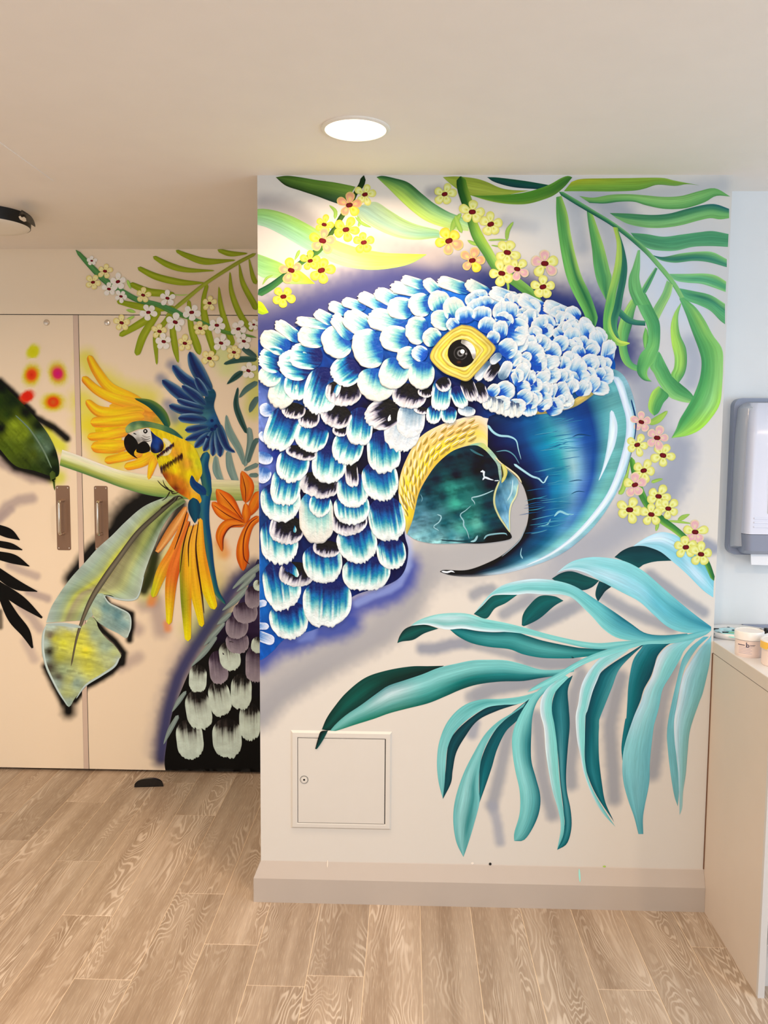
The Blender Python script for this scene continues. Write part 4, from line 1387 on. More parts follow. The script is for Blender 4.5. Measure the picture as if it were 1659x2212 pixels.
# ---------------- teal palm frond, lower right
FRONT.off = .0003
t = painted('painted_palm_frond', 'large teal palm frond painted from the wall edge above the skirting', FRONT, (1535, 1362))
TL = [
    # underside pieces first (dark), then upper sides
    ('L 345,1360 420,1300 520,1265 640,1272 740,1315 845,1390', 'L 345,1360 440,1400 540,1452 600,1422 700,1397 845,1390', '06373a 0a4a4c 0d5250 / 05343a 0a4448 0c4c4c'),
    ('L 1195,1560 1120,1430 1000,1300 900,1190 760,1145 640,1180 540,1240 505,1268', 'L 1190,1705 1100,1640 960,1500 840,1395 740,1315 640,1275 570,1262 505,1268', '7cc2cc 8acdd6 a0dbe0 90d2d8 / 6ebcc8 92d4dc d6ecf2 8acdd6 / 96d4dc bce4ea 8ccdd6 a6dce2 / c6e8ec e8f2f6 96d2da a9dce2 / b2e0e4 c9e9ec a6dae0'),
    ('I 610,375 585,440 578,500 600,552', 'I 720,420 665,460 635,500 600,552', '0a4a4c 06393c'),
    ('I 205,355 290,305 380,293 500,333 610,372', 'I 205,355 300,412 450,454 545,430 610,372', '083c40 0c5450 0a4a4a / 0a4a48 0d5a54 083e42'),
    ('I 1565,765 1450,680 1300,560 1150,430 1000,300 850,215 700,180 540,172 400,200 300,260 205,355', 'I 1565,800 1360,818 1200,770 1060,650 950,550 800,470 620,375 500,310 380,278 270,297 205,355',
     '4a9ca8 3a8c9c 5cb0b8 7ccaca / 6cbcc0 4a9ea8 6abec2 86d2d0 / 86cec8 6cc0c4 6cbcc6 8cd4d4 / 8cd2cc 8ed4d4 a6dce4 90d6d6 / a2dedc 8ed4d2 c9e9ee 86cccc / 96d8d6 aee2e0 8cd0d0 e2f0f4 / d2eaec e2eff2 b2dcde f2f6f8 '),
    ('H 1190,790 1200,700 1250,620 1350,530 1480,530 1565,570', 'H 1190,790 1222,795 1350,730 1480,620 1565,570', '0a5450 0c6460 0a4e50'),
    ('H 760,690 840,615 920,535 1000,518 1155,514', 'H 760,690 872,730 950,640 1050,590 1155,514', '08443f 0c5e58 0a5450 / 0c6058 10706a 0a5650'),
    ('I 1360,822 1150,838 1000,818 880,738 740,640 560,520 420,430 300,385 150,360 0,360 H 1050,420 930,490 830,600 760,690', 'I 1380,860 1150,897 1000,892 850,880 740,850 640,780 560,690 480,610 380,520 280,490 150,490 0,482 H 1150,517 1000,517 920,527 840,612 760,690',
     '3c8c94 5aaab0 74c4c4 7cccc8 / 2c7c86 4ea2aa 6cbec0 86d2cc / 1c6a76 4c9ea8 6cc0c2 82d0c8 / 5cb0b2 74c8c4 7cccc6 96dcd2 / 9cdcd6 86d0ca 7ccac2 b2e4dc / e6f2f4 96d8d2 7cccc4 e9f4f2 / b9e4e0 86d0ca 9cdad4 f2f8f6 / cfeae6 a2dcd6 b9e2de'),
    ('H 75,950 100,880 150,820 240,788 340,788 445,820', 'H 75,950 122,935 220,920 320,862 445,820', '06302e 0c5a50 083e3c'),
    ('H 548,830 650,818 800,843 950,853 1120,848 1250,888 1400,933 1659,985 I 480,948 700,955 960,900', 'H 548,830 620,890 740,950 900,985 1080,1005 1200,1050 1350,1080 1500,1088 1659,1086 I 400,1032 700,990 960,900', '083e44 2a8482 0d5a58 / 0a4a50 4aa29c 1a6e6c / 0a4c50 5ab0a8 1c7472 / 0a4a52 3c948e 1c7876 / 0c5058 2f8a88 0d5c60'),
    ('I 1000,878 800,890 600,905 400,880 180,830 0,780 H 1050,770 850,730 720,690 600,680 450,690 330,720 250,755 195,795', 'I 1000,892 800,942 620,957 480,942 300,902 0,832 H 1050,850 900,850 760,835 650,820 520,830 420,805 330,785 195,795',
     '74c4c0 86d2cc 6cbebc / 82d0c8 92dad0 62b6b2 / 86d2c6 96dccf 74c6bd / 8cd6ca 86d0c4 96dad0 / 9cdccf 7cc8be 86d0c6 e9f2f0 / 8ed2c6 c9e6e2 7cc0b6 f6f8f8 / 96d8cc 8acec4 b2e0d8 f2f6f5'),
    ('J 80,890 105,800 128,748 185,742', 'J 80,890 97,887 142,822 185,742', '04201f 0a3a36 15524a'),
    ('J 133,737 170,650 230,560 330,440 480,320 650,260 850,225 1000,222 1125,219', 'J 133,737 200,745 272,694 355,616 490,520 630,420 805,348 985,280 1125,222', '06322c 0a4a40 06332e / 08443a 0d5a4c 05302c / 0a4c42 06382f 052c2a / 083e38 05302c 042826'),
    ('H 1659,1170 1500,1190 1350,1185 1200,1140 1050,1105 900,1100 750,1105 600,1135 450,1170 300,1230 150,1280 0,1330 J 600,430 450,540 330,620 240,700 187,766', 'H 1659,1205 1500,1242 1350,1265 1200,1290 1000,1295 800,1320 650,1365 500,1430 350,1490 150,1540 0,1580 J 560,650 400,700 280,740 187,766',
     '8cd6cc 74c4be 62b4b0 / 86d2c8 7cccc2 2f8280 0d5054 / 8ed8ce 7cc8c0 2c8480 0a4a4c / 82ccc4 8cd2c8 1f7a72 0a4a44 / 74c0b8 92d0c8 4aa296 0c5a4e / 5a9c9c c9dcd8 6ab0a4 15684f / 6cb0a8 8cc6bc 4c9c8c 1c7458 / 5aa698 7cc0b2 3c8a74'),
    ('K 520,208 430,210 350,225 260,280 170,360 125,440 110,580 95,742', 'K 520,208 400,247 290,302 220,392 170,482 150,582 140,652 95,742', '08343a 0c4a50 08363c / 0a3e44 0d5258 083a40'),
    ('K 720,70 640,130 540,165 420,180 300,185 200,225 120,310 75,420 62,530 70,640 95,740', 'K 720,90 610,170 520,208 430,214 340,230 240,290 160,370 120,460 110,560 105,650 95,740', '74c4be 82d0c8 62b4b0 / 86d2c8 7ccac0 8ed8ce / 7cc6bc 5cb0aa 92dad0 / 74c0b8 86ccc4 6cb8b2 / 7cc4bc 92d2ca 86ccc4 / 6cb8b2 86c8c0 4c9c98'),
    ('K 580,180 480,260 400,340 340,440 305,540 298,640 300,762', 'K 580,180 520,290 450,360 400,460 370,560 340,650 300,762', '0c5054 0a464c 0c5258 / 0a444a 0f6268 0d5a60 / 0c5258 2c8084 0a4a50'),
    ('K 560,200 480,260 400,310 330,380 270,480 210,600 165,740 153,860 170,980 210,1066', 'K 545,225 440,300 370,380 320,480 300,580 296,680 300,760 270,880 240,980 210,1066', '74c0ba 62b0ac / 7cc8c0 6abab4 9cdcd4 / 74c0b8 92d4cc 6ab6b0 / 74beb6 a2d8d0 4a9c98 86ccc6 / 6ab2ac 9cd2ca 3c8c88 7cc0ba / 5aa8a2 8cc8c0 4c9c96'),
    ('K 700,80 600,160 520,280 485,380 485,480 500,580 525,700 525,820 495,930 495,976', 'K 730,90 640,170 600,260 590,380 590,520 615,620 640,720 635,810 600,900 550,970 497,976', '7cccc6 86d4cc 6cbcba / 86d6cc 8edad0 3f9494 / 82d2c8 92dcd2 4c9e9c 166068 / 7cccc2 9adcd4 6ab8b4 1c6c74 / 74c2ba 8cd2ca 5cacaa 146068 / 62b2aa 7cc4bc 3c8c8a'),
    ('K 820,50 750,100 712,180 706,260 725,380 740,500 752,650 770,800 775,900 735,1026', 'K 822,50 795,130 800,230 805,330 795,450 785,600 790,700 810,800 815,900 790,990 735,1026', '0a5058 15646c 0c5058 / 0d5860 3c8c92 0a4850 / 0a5058 5aa2a6 2c7a82 083e48 / 0c5860 4c969a 0d5a62 / 0a4e56 2c8084 0c565c'),
    ('K 780,50 690,110 645,180 640,260 660,340 670,470 690,600 710,700 740,800 755,900 735,1025', 'K 800,60 720,150 705,240 720,330 735,450 745,600 760,740 775,850 770,940 735,1025', '8edcd2 92ded4 / f0f4fa 9ce2d6 7cd0c6 / f6f6fa 96e0d4 82d4ca / c9ece8 92dcd0 86d4ca / a2e0d8 8cd6cc 7cc8c0 / 86d0c8 6ab8b4'),
    ('I 1018,893 880,980 720,1080 620,1160 580,1250 540,1350 500,1500 K 893,300 890,520 910,620 960,730 1054,870', 'I 1018,895 900,1000 780,1130 720,1280 660,1430 610,1560 K 970,330 967,400 970,520 985,650 1005,760 1054,870', '0c4c58 15626c 0a4652 / 0a4854 2c7c84 4a9698 / 0a4652 15666e 3c8a8c / 0c505a 2f8288 0d5a62 / 0a4a54 15686e 0c545c'),
    ('I 850,950 740,985 650,1010 560,1090 490,1190 450,1290 430,1420 K 838,280 845,400 865,500 885,600 930,720 990,820 1062,898', 'I 860,965 760,1040 640,1130 590,1230 550,1330 510,1480 K 893,280 890,420 890,520 910,630 950,720 1010,820 1062,898', '8ed8d2 b2e4de / eef2f8 96e0d8 8cd8d2 e2eef2 / f4f4fa 96e2d8 8ed8d0 / f2f4f8 92dcd4 86d2cc / 86ccc6 7cc4be 6ab6b2'),
    ('I 1260,888 1030,895 960,960 900,1050 870,1180 855,1300 850,1400 840,1550 K 1115,300 1095,440 1100,527', 'I 1260,890 1180,930 1110,1010 1080,1100 1050,1190 990,1300 960,1400 910,1520 K 1170,280 1130,380 1100,527', '4a9ea4 2c7c84 0c505c / 3c9098 15686e 0a4854 / 2c8088 1f747a 0d5a64 / 1f747c 2a8086 0f6068'),
    ('I 1370,862 1200,930 1120,1010 1085,1090 1060,1190 1000,1300 960,1420 910,1520 K 1115,430 1100,540 1105,640 1130,740 1165,840 1190,937', 'I 1440,862 1340,960 1300,1040 1220,1180 1150,1300 1120,1450 1090,1560 K 1275,340 1255,520 1250,650 1225,780 1215,850 1217,937', '8ed6d8 92dad8 86d0d0 / f2f4fa 96dcd8 7ccaca / c9e6f0 a2dede 74c0c4 / 9ad8da 8cd0d2 74bcc2 / 74bcc0 86c6ca 6cb2b8 / 62aab0 6cb4b8 4c949c'),
    ('I 1500,850 1400,930 1330,1020 1300,1110 K 1370,230 1350,360 1355,470 1370,600 1390,720 1410,782', 'I 1545,850 1450,940 1370,1060 1320,1180 K 1400,240 1390,360 1400,480 1415,620 1417,700 1410,782', '74c2c8 62b2ba / 6cb8c0 86cace 9cd6d8 / 74bec4 86c8cc / 82c4c6 74b4b6 / 6ca8a8 86bcba'),
    ('I 1562,850 1460,960 1380,1080 1320,1200 1280,1400 K 1390,300 1393,420 1410,560 1417,700 1420,832', 'I 1566,830 1562,960 1550,1080 1520,1220 1490,1340 K 1530,200 1480,350 1465,480 1455,600 1440,700 1435,790 1420,832', '8cd0d6 96d6da / e2ecf6 a2dce0 8ccccc 7cb8b4 / f0f2fa b2dfe2 92ccc8 82b4aa / c9e2e8 9ccfcd 8cc0b8 92b6ac / a9ccca 9ac6c0 b2ccc2'),
]
for A, B, c in TL:
    q = pts(A)
    dark = int(c[:2], 16) < 0x18 and int(c.split()[-1][:2], 16) < 0x30
    ribbon2('painted_leaf_tip' if A.startswith('J 80,890') else 'leaflet_underside' if dark else 'leaflet', FRONT, ap if A.startswith('J 80,890') else t, A, B, c, nu=56, nv=21, streak=.18, lift=.0065 if A.startswith('J 80,890') else 0.0)
stroke('midrib', FRONT, t, 'I 1560,800,30 1400,850,55 1200,890,40 1000,900,34 800,950,50 600,1010,50 420,1090,46 260,1190,50 120,1260,40 0,1320,16', '74c2c2 8cd6d2 5aacae / 86d2cc 92dcd4 6abebc / 8edcd2 9ae2d8 74c8c2 / 86d4ca 92dcd2 74c6be', nu=40)
TEAL = FRONT.off

# ---------------- giant macaw head
FRONT.off = max(TOPOFF, .0006)
mac = painted('painted_macaw', 'giant blue and white macaw head painted in relief with hooked teal beak', FRONT, (870, 1180))
blob('plumage_ground', FRONT, mac, 'X 556,735 600,722 680,690 760,652 860,622 920,612 1010,615 1080,634 1150,657 1230,682 1290,712 1322,765 1328,800 1300,845 1262,872 1225,888 1180,898 1090,908 1030,900 990,905 930,935 890,985 870,1060 874,1150 882,1190 872,1236 840,1262 760,1290 745,1335 700,1352 660,1366 628,1372 606,1388 590,1406 566,1424 558,1415 556,1300 556,1000',
     'X 570,760:1c3f9a 620,800:0f2a66 700,760:143f8c 760,820:0c1c48 680,900:0c2a60 800,900:0a1024 600,980:24307c 640,1060:0a1030 760,1000:0a0c24 840,1040:0a0c20 700,1130:0a1234 620,1190:0a2048 760,1200:0a1434 850,1190:0a1c40 570,1240:1058a0 700,1290:0c2a70 570,1300:1a62b4 575,1400:1058b0 610,1330:1c4c9c 570,1000:5a6ab4 568,900:6a7ec0 860,680:2a62b8 960,640:2a6cc6 900,760:1a4aa0 940,860:0a1224 1000,880:0c1430 1060,840:12264c 1080,720:1458be 1180,740:1a6acc 1260,780:1a6cd0 1200,840:1462c8 1100,860:1450a8 1300,780:1c5cac 1180,700:1a5cba', ang=70, sp=6, streak=.3)
# upper beak between the mouth line and its outer curve
ribbon2('upper_beak', FRONT, mac,
        'X 1056,900 1052,918 1050,944 1055,968 1076,995 1105,1021 1129,1048 1141,1089 1140,1125 1127,1159 1093,1193 1057,1214 1009,1231 960,1231 950,1235',
        'X 1300,800 1325,797 1350,815 1368,858 1375,905 1372,945 1363,981 1351,1024 1329,1070 1300,1116 1267,1154 1223,1190 1175,1214 1122,1231 1081,1240 1021,1246 975,1243 950,1235',
        '0c2444 0c3c68 0a3a6c 0c3c70 103c70 1c4c7c 3c7c90 5aa0a4 6cb4b4 4c9898 / 0a1426 0a2854 0c3c74 0c447c 145c90 3c8ca4 2c6494 1c4484 1a4080 4c98a4 74bcb8 6cb4b2 9cc4cc / 060c16 081f44 0a3468 0c467e 0f7aa0 34a8b2 74bcc4 4c84b4 1a448e 62b0b4 7cc4be 6cb4ae b2d0d8 / 06080e 081c3c 0a3262 0c4a82 12789c 3ca4ae a9d4d6 7cb0cc 24509c 62b0b4 7cc4bc 6cb4ac b2d0d8 / 06080c 0a182e 0c3864 0f5288 2480a4 4c9cb4 74acc8 5c86bc 2f58a8 6cb4bc 7cc4b8 74bcb2 a9ccd6 / 0c0c10 0a1a2c 0c3a60 12528a 1f6c9c 3c84b0 5a90be 4c80b4 5aa4b4 7cc4b8 86c8be 92c4cc / 0a0808 0a1c2e 103e5c 164e74 246888 4a94aa 74bcba 8cccca a9d4d4 8cb4c4 / 0c0808 101c28 163a52 24566f 4c8ca4 86c4cc b2dce2 a9c4ce / 100a0a 140e10 1a2632 2c4c60 6c94a4 b2ccd6 c9d2d8 / 140c0a 0c0606 140c0c 221e22 4c4c52 8c8884 / 0c0606 140a08 0a0606',
        nu=110, nv=60, streak=.34, wob=.05, across=True)
# strokes along the beak
for s, c in (('F 1165,110,30 1182,250,74 1165,400,70 1132,520,44 1092,640,22 1050,740,6', 'cfe6ea f2f6fc eef4fa c2e0e4'), ('C 1175,1045,40 1235,1110,66 F 1290,40,64 1330,180,72 1328,340,72 1288,520,70 1228,700,62 1150,870,58 1050,1010,52 930,1150,46 780,1290,36 600,1410,24 400,1500,12', 'a9d2d6 eef2fa f6f8fc c9d8e6'), ('F 1340,10,12 1378,170,16 1380,300,10 1340,500,5 1290,690,4', '1c4a74 14406c'), ('E 885,240,22 930,300,22 990,335,20 1080,345,18 1140,380,12 1160,460,8 1185,550,4', '8ec4ce b2dce2 8cbcc8'), ('E 1120,590,22 1190,640,20 1280,700,18 1340,720,16 1385,760,12 1410,720,14 1430,690,8', '9ccdd6 bfe2e6 96c4ce'),
             ('E 960,480,5 1050,470,12 1120,510,10 1170,590,5', '4a7a8c 6ca0ac'), ('E 1480,1060,14 1530,1015,20 1600,1040,16 1659,1040,8', '86c6d0 a9dce0'), ('E 1360,1150,6 1420,1130,12 1450,1080,8', '6aa6b4 8cc0c8'),
             ('E 1200,1440,18 1180,1400,10 1190,1340,6', '7cb0bc a2ccd2'), ('E 1270,1215,5 1350,1200,8 1420,1180,5', '5a9cac'), ('E 470,1550,14 520,1560,18 560,1550,14 590,1562,8', 'e9e9ea f6f6f6 c9c9cc'),
             ('E 1010,1420,4 1100,1345,8 1180,1260,8 1230,1140,4', '8ca0a8 b2bcc0'), ('F 810,350,4 880,325,10 990,340,4', '0c3c5c 0f4a6a'), ('F 780,750,4 850,735,8 910,735,4', '0f4a6c'), ('F 800,860,4 860,835,8 930,840,4', '0f4a6c'), ('F 560,470,6 640,440,10 760,400,6', '0c5a86')):
    stroke('beak_line', FRONT, mac, s, c, nv=5, streak=.1)
# horn rings: fine pale brush marks
rr = random.Random(3)
for i in range(60):
    y = rr.uniform(130, 1240)
    x = rr.uniform(430, 760)-max(0, (y-700))*.35+max(0, 500-y)*.1
    ln = rr.uniform(90, 260)
    stroke('horn_mark', FRONT, mac, 'F %d,%d,2 %d,%d,%d %d,%d,2' % (x, y, x+ln*.5, y-rr.uniform(8, 26), rr.uniform(4, 8), x+ln, y-rr.uniform(10, 50)), rr.choice(['4a9cb4', '3c90b0', '2f80a4', '5cacbc', '3c94ac', '246c9c', '1c5c90']), nv=4, streak=.1)
# lower beak and mouth
blob('lower_beak', FRONT, mac, 'E 165,1220 190,1140 215,1080 240,960 270,850 350,700 440,580 560,480 700,430 790,425 870,470 940,540 985,620 990,740 950,840 945,950 980,1050 1040,1140 1085,1205 1097,1255 1000,1282 850,1295 600,1302 400,1302 250,1272',
     'E 700,480:0a2a34 820,520:08141c 520,560:0c2c38 420,720:0a2430 340,820:0a2a36 600,680:0a1c26 800,640:0a141c 930,640:0a222c 920,760:0a1c28 560,820:2c7a6c 640,880:1f5c58 600,940:3c9c84 480,880:0f3a42 380,960:123c48 300,900:2c5866 260,1040:3c6c7c 320,1080:5a8a98 220,1160:6c9cac 420,1080:4c8088 500,1120:1f5c64 620,1050:15505a 720,1060:2c7a6e 780,1120:5aa894 720,1180:2f7c70 640,1160:4a9486 860,1080:0f4650 900,960:0a2c38 940,1120:0c3440 1000,1200:0a1c24 560,1240:3c8088 400,1230:5a9aa4 300,1240:7ab4ba 250,1262:9cd0d0 420,1295:a2d8d4 600,1298:8cc8c8 700,1270:1c5a64 800,1280:0f3a40 900,1270:140f10 1060,1250:120c0c 980,1262:140e0e', ang=-14, sp=4.5, streak=.55, freq=(.012, .25))
for s, c in (('E 460,1270,10 600,1280,12 720,1280,8', '0a2a34 123c44'), ('E 680,1298,4 820,1296,12 980,1275,20 1095,1255,10', '1c1012 0c0606'), ('E 820,660,20 850,655,22 850,690,14 860,710,12 900,725,12 940,735,8', 'd9e2e6 eef2f2'), ('E 840,735,12 860,710,18 920,730,8', 'dfe6ea'), ('E 945,740,6 985,738,10', 'e6eaec'),
             ('E 940,825,8 860,860,10 800,880,12 740,895,10 765,930,8 770,955,5', '8cb4b8 b2d0d0'), ('E 740,960,4 690,1005,8 640,1045,10 670,1100,12 670,1140,14 700,1190,8 720,1260,6', '7cacb0 a2c6c6'),
             ('E 430,1040,10 470,1060,12 450,1110,10 400,1150,8 440,1180,8 450,1190,4', '86b4bc a9ced0'), ('E 730,1285,10 770,1275,20 795,1230,16', '9cc6c8'), ('E 850,1265,12 880,1230,14 960,1215,14 1040,1212,12 1060,1230,6', '8cb8bc'), ('E 725,455,14 780,490,18 850,520,8', '3c6870'), ('E 285,860,5 300,900,8 290,930,4', '6c98a4')):
    stroke('beak_line', FRONT, mac, s, c, nv=5, streak=.1)
blob('mouth_rim', FRONT, mac, 'E 660,432 760,395 830,390 890,440 960,520 1000,600 1005,700 1000,760 985,690 970,600 920,530 860,465 790,425 720,425', 'E 680,425:e6cc5a 760,410:9ccfb0 850,430:c9d27a 930,510:a9ccb2 985,600:a2bca6 1000,720:8cb09c', sp=3.5, streak=.15)
blob('tongue', FRONT, mac, 'E 1010,600 1060,640 1100,675 1150,725 1160,790 1140,880 1095,950 1080,1040 1085,1200 1040,1120 985,1050 950,950 955,850 990,760 1010,690', 'E 1060,700:15404c 1030,760:4a7c94 1110,760:7cb0c4 1140,800:a9d6d2 1060,860:6ca4bc 1000,900:4c7c98 1100,900:92c6cc 1040,980:5c94b4 1050,1080:86b6cc 1000,1000:3c6c84 1075,1150:9cc6d0 980,840:2c5468', ang=70, sp=4, streak=.3)
for s, c in (('E 950,530,12 1010,590,16 1080,640,16 1150,700,18 1190,760,10', 'e9d29c f0e2b2 8a7c5a'), ('E 990,740,14 950,850,18 945,950,18 985,1055,16 1040,1140,14 1085,1205,8', 'c9c27a dfd89c a2a474'), ('E 1160,770,8 1140,870,14 1095,955,14 1080,1050,12 1085,1205,5', 'd9d69c eae6b2'), ('E 1010,590,30 1040,650,44 1030,710,36 1010,760,14', 'd2bf4a e6dc84 a89c3c'), ('E 1005,600,8 1020,680,12 1015,720,6', '3c3c18'), ('E 1110,730,6 1100,840,14 1060,920,8', 'c2e0e4')):
    stroke('mouth_line', FRONT, mac, s, c, nv=5, streak=.12)
# yellow bare skin with scale marks
sk = ribbon2('facial_skin', FRONT, mac, 'E 160,1218 95,930 92,750 150,560 270,360 450,245 650,182 760,157 830,165 872,205 886,265', 'E 165,1215 215,1080 270,850 350,700 440,580 560,480 680,430 790,402 850,405 885,445',
             'e9cf6a c9b25a b29a4a / f2d25a f7dc30 e9c03a / f7cf84 f7e22c f2c64a d9b24a / f4c87a f9d67a f7e02c f2bc5a / f7d28a f6c870 f9dc30 e9c04a / f9dcb2 f4c070 f9da3a f4d24a / f7dcbc f2c070 f7d24a f2d884 / f9e0c4 f6d2a0 f7dc7a f2dcA0', nu=70, nv=24, streak=.10)
rs = random.Random(8)
EA = catmull(pts('E 160,1218 95,930 92,750 150,560 270,360 450,245 650,182 800,150 865,195'), 200)
EB = catmull(pts('E 165,1215 215,1080 270,850 350,700 440,580 560,480 680,430 790,402 850,405'), 200)
for i in range(15):
    for v in (.2, .42, .64, .84):
        u = .10+.86*i/15+(.03 if int(v*100) % 4 else 0)+rs.uniform(-.012, .012)
        if u < .18 and v not in (.42,):
            continue
        k = int(u*199)
        p = EA[k]*(1-v)+EB[k]*v
        tg = EA[min(k+6, 199)]-EA[max(k-6, 0)]
        tg /= np.linalg.norm(tg)
        nr_ = (EB[k]-EA[k])/np.linalg.norm(EB[k]-EA[k])
        d = tg*.88-nr_*.28
        ln = rs.uniform(9, 13)
        a, b = p-d*ln, p+d*ln
        m = p+nr_*rs.uniform(1.5, 3)
        stroke('skin_scale', FRONT, sk, 'X %.1f,%.1f,1 %.1f,%.1f,%.1f %.1f,%.1f,1' % (*a, *m, rs.uniform(3.5, 6), *b), rs.choice(['b29032 9c7c34 d2ac50', 'a88438 8c7440 e0b860', 'c2a040 ab8a3a f0cc70']), nv=5, streak=.1)
        m2 = p-nr_*5
        stroke('skin_scale', FRONT, sk, 'X %.1f,%.1f,1 %.1f,%.1f,%.1f %.1f,%.1f,1' % (*(a-nr_*4), *m2, rs.uniform(2.5, 4), *(b-nr_*4)), rs.choice(['fae6c4', 'f9e6a2', 'f9ecb2']), nv=4, streak=.05)
# yellow cere under the brow
stroke('cere', FRONT, mac, 'C 470,1385,14 560,1360,50 700,1330,62 820,1295,64 930,1230,62 1020,1160,56 1085,1095,34 1130,1050,10', 'c9b05a e6c468 d2ac50 a8945a / d9b860 ecca74 dcb85c 9c9868', nu=40, nv=12)

# feathers: outermost first, each nearer the face overlaps the one behind
FE = '''
G 430 420 410 612 310 K;G 330 790 370 1077 330 T;G 690 600 700 983 420 T;G 260 430 330 818 320 T;G 1040 380 1050 652 410 T
G 60 1040 220 1100 90 P;G 60 960 170 965 60 P;G 60 770 150 750 60 P
D 250 1120 290 1495 320 T;D 640 1350 660 1657 340 T;D 690 1295 680 1425 235 K;D 1250 1290 1290 1535 250 T;D 940 1180 990 1476 345 T
D 350 1085 300 1313 295 K;D 880 1030 900 1229 320 K;D 270 800 280 1107 345 T;D 590 890 600 1299 295 W;D 640 885 610 1065 190 T
D 1200 940 1260 1280 315 T;D 900 890 930 1136 310 T;D 340 660 300 967 260 T;D 640 700 600 894 345 K;D 910 710 930 989 270 T
D 900 580 920 800 115 K;D 1150 610 1190 924 310 T;D 130 640 100 760 140 P;D 400 500 360 756 280 T;D 720 470 700 769 300 T;D 470 445 450 554 275 K
D 900 350 830 601 265 T;D 1190 340 1210 681 285 T;D 140 500 110 590 150 P;D 580 240 500 479 290 T;D 330 140 220 468 275 T;D 810 268 790 342 125 K
D 1400 150 1330 478 310 H;D 1000 130 960 427 225 T;A 1450 1330 1430 1602 240 H;D 150 330 100 380 110 P
A 1280 1330 1060 1480 270 K;A 800 1330 730 1506 270 K;A 530 1370 530 1516 185 K;A 400 1305 380 1431 205 K;A 180 1340 90 1370 120 P
A 330 1070 240 1335 235 W;A 430 1050 400 1262 215 T;A 220 1000 110 1120 190 W;A 280 920 85 860 230 T
A 690 1030 570 1378 305 T;A 850 1120 830 1317 310 K;A 510 960 255 930 265 T;A 610 880 352 850 225 T
A 1150 1020 1100 1267 330 W;A 930 950 755 1092 265 T;A 320 790 100 685 185 W;A 650 700 428 690 195 W
A 430 710 232 565 112 W;A 720 590 412 555 92 W;A 735 555 578 478 100 W;A 840 700 668 822 290 W;A 890 690 742 510 115 W;A 860 470 704 408 100 W
A 1010 430 830 372 92 W;A 1080 640 848 500 195 W;A 1150 780 925 840 340 W;A 1200 430 970 322 112 W;A 1310 380 1122 285 130 W;A 1360 590 1058 505 195 W
A 1390 730 1168 690 225 W;A 1430 450 1228 420 190 W;A 1560 290 1262 250 112 W;A 1550 235 1360 175 88 W
A 1450 1150 1400 1337 295 K;A 1330 930 1230 1160 255 W;A 1570 1168 1560 1241 122 K;A 1540 1330 1530 1389 132 K
A 1560 650 1393 620 245 W;A 1590 400 1422 430 205 W;A 1470 870 1315 900 192 W
B 440 300 318 185 105 W;B 690 270 438 190 112 W;B 890 320 688 208 112 W;B 1150 380 903 288 115 F;B 1150 385 1080 298 85 F;B 1390 460 1158 348 118 F
B 1640 520 1382 405 118 F;C 700 520 655 425 150 F;C 840 540 770 435 135 F;C 960 700 905 525 115 F;C 1060 820 1005 635 115 F;C 1120 910 1150 722 110 F
B 410 1330 390 1478 128 T;B 540 1340 530 1476 138 T;B 700 1330 690 1408 150 H;B 480 1095 460 1362 165 T;B 600 1165 665 1335 125 T;B 470 1080 520 1182 130 K
B 690 1090 760 1275 125 K;B 800 1130 850 1292 115 K;B 320 870 215 805 125 F
B 470 440 415 288 195 W;B 610 520 555 342 195 W;B 540 560 372 530 172 W;B 420 740 330 640 165 W;B 600 615 528 545 105 F;A 1540 950 1530 1166 225 W
B 800 380 755 288 190 F;B 830 440 795 342 220 F;B 690 555 668 428 155 F;B 830 540 832 418 155 F;B 1050 530 1048 378 212 F
B 870 645 902 518 145 F;B 990 690 1010 548 118 F;B 920 735 962 648 105 F;B 1290 560 1238 455 140 F;B 1200 505 1162 452 62 F
B 1400 640 1348 510 200 F;B 1090 640 1248 682 225 F;B 1300 695 1322 598 115 F;C 740 565 718 470 125 F;C 830 640 758 552 152 F;C 710 695 648 628 92 F
C 790 760 832 610 135 F;B 1330 775 1405 688 118 F;B 1500 785 1595 705 125 F;C 900 765 922 685 72 F;C 880 870 848 775 112 F;C 960 845 1025 775 95 F
C 930 985 1025 865 150 F;C 1080 975 1145 888 95 F;C 1040 1055 1095 980 84 F;C 820 1055 905 895 150 F;C 950 1155 1045 1055 118 F
B 1020 835 1138 748 155 F;B 1260 875 1358 768 185 F;B 1440 862 1530 788 125 F;C 740 995 785 825 84 F;B 1340 965 1535 898 102 F;C 850 1105 808 1008 62 F
B 1200 905 1272 848 84 F;B 990 860 908 932 72 H;B 1140 1095 1238 935 115 F;B 1010 1055 1085 915 95 H;B 960 950 868 1092 95 K;B 890 940 778 1082 74 H
B 1150 1125 1108 1018 50 F;B 1270 1112 1292 998 50 F;B 1320 1115 1428 1015 105 F;C 680 1085 755 998 104 F;C 530 1205 595 1128 84 F;C 600 1265 662 1115 66 F
C 780 1205 822 1085 64 F;C 870 1205 935 1088 84 F;B 910 1205 985 1128 95 F;B 1000 1205 1115 1128 155 F;B 1510 1195 1585 1105 95 F
B 1180 1265 1275 1188 125 F;B 1290 1240 1378 1250 100 F;C 520 1345 625 1268 74 F;C 660 1305 745 1228 74 F;C 760 1255 795 1315 115 R
B 880 1235 880 1345 82 R;B 930 1250 935 1375 82 R;B 985 1270 990 1395 82 R;B 1040 1280 1050 1412 82 R;B 1095 1290 1105 1420 82 R;B 1150 1305 1160 1418 74 R;B 1250 1315 1260 1410 132 F
'''
rf = random.Random(11)
FILL = []
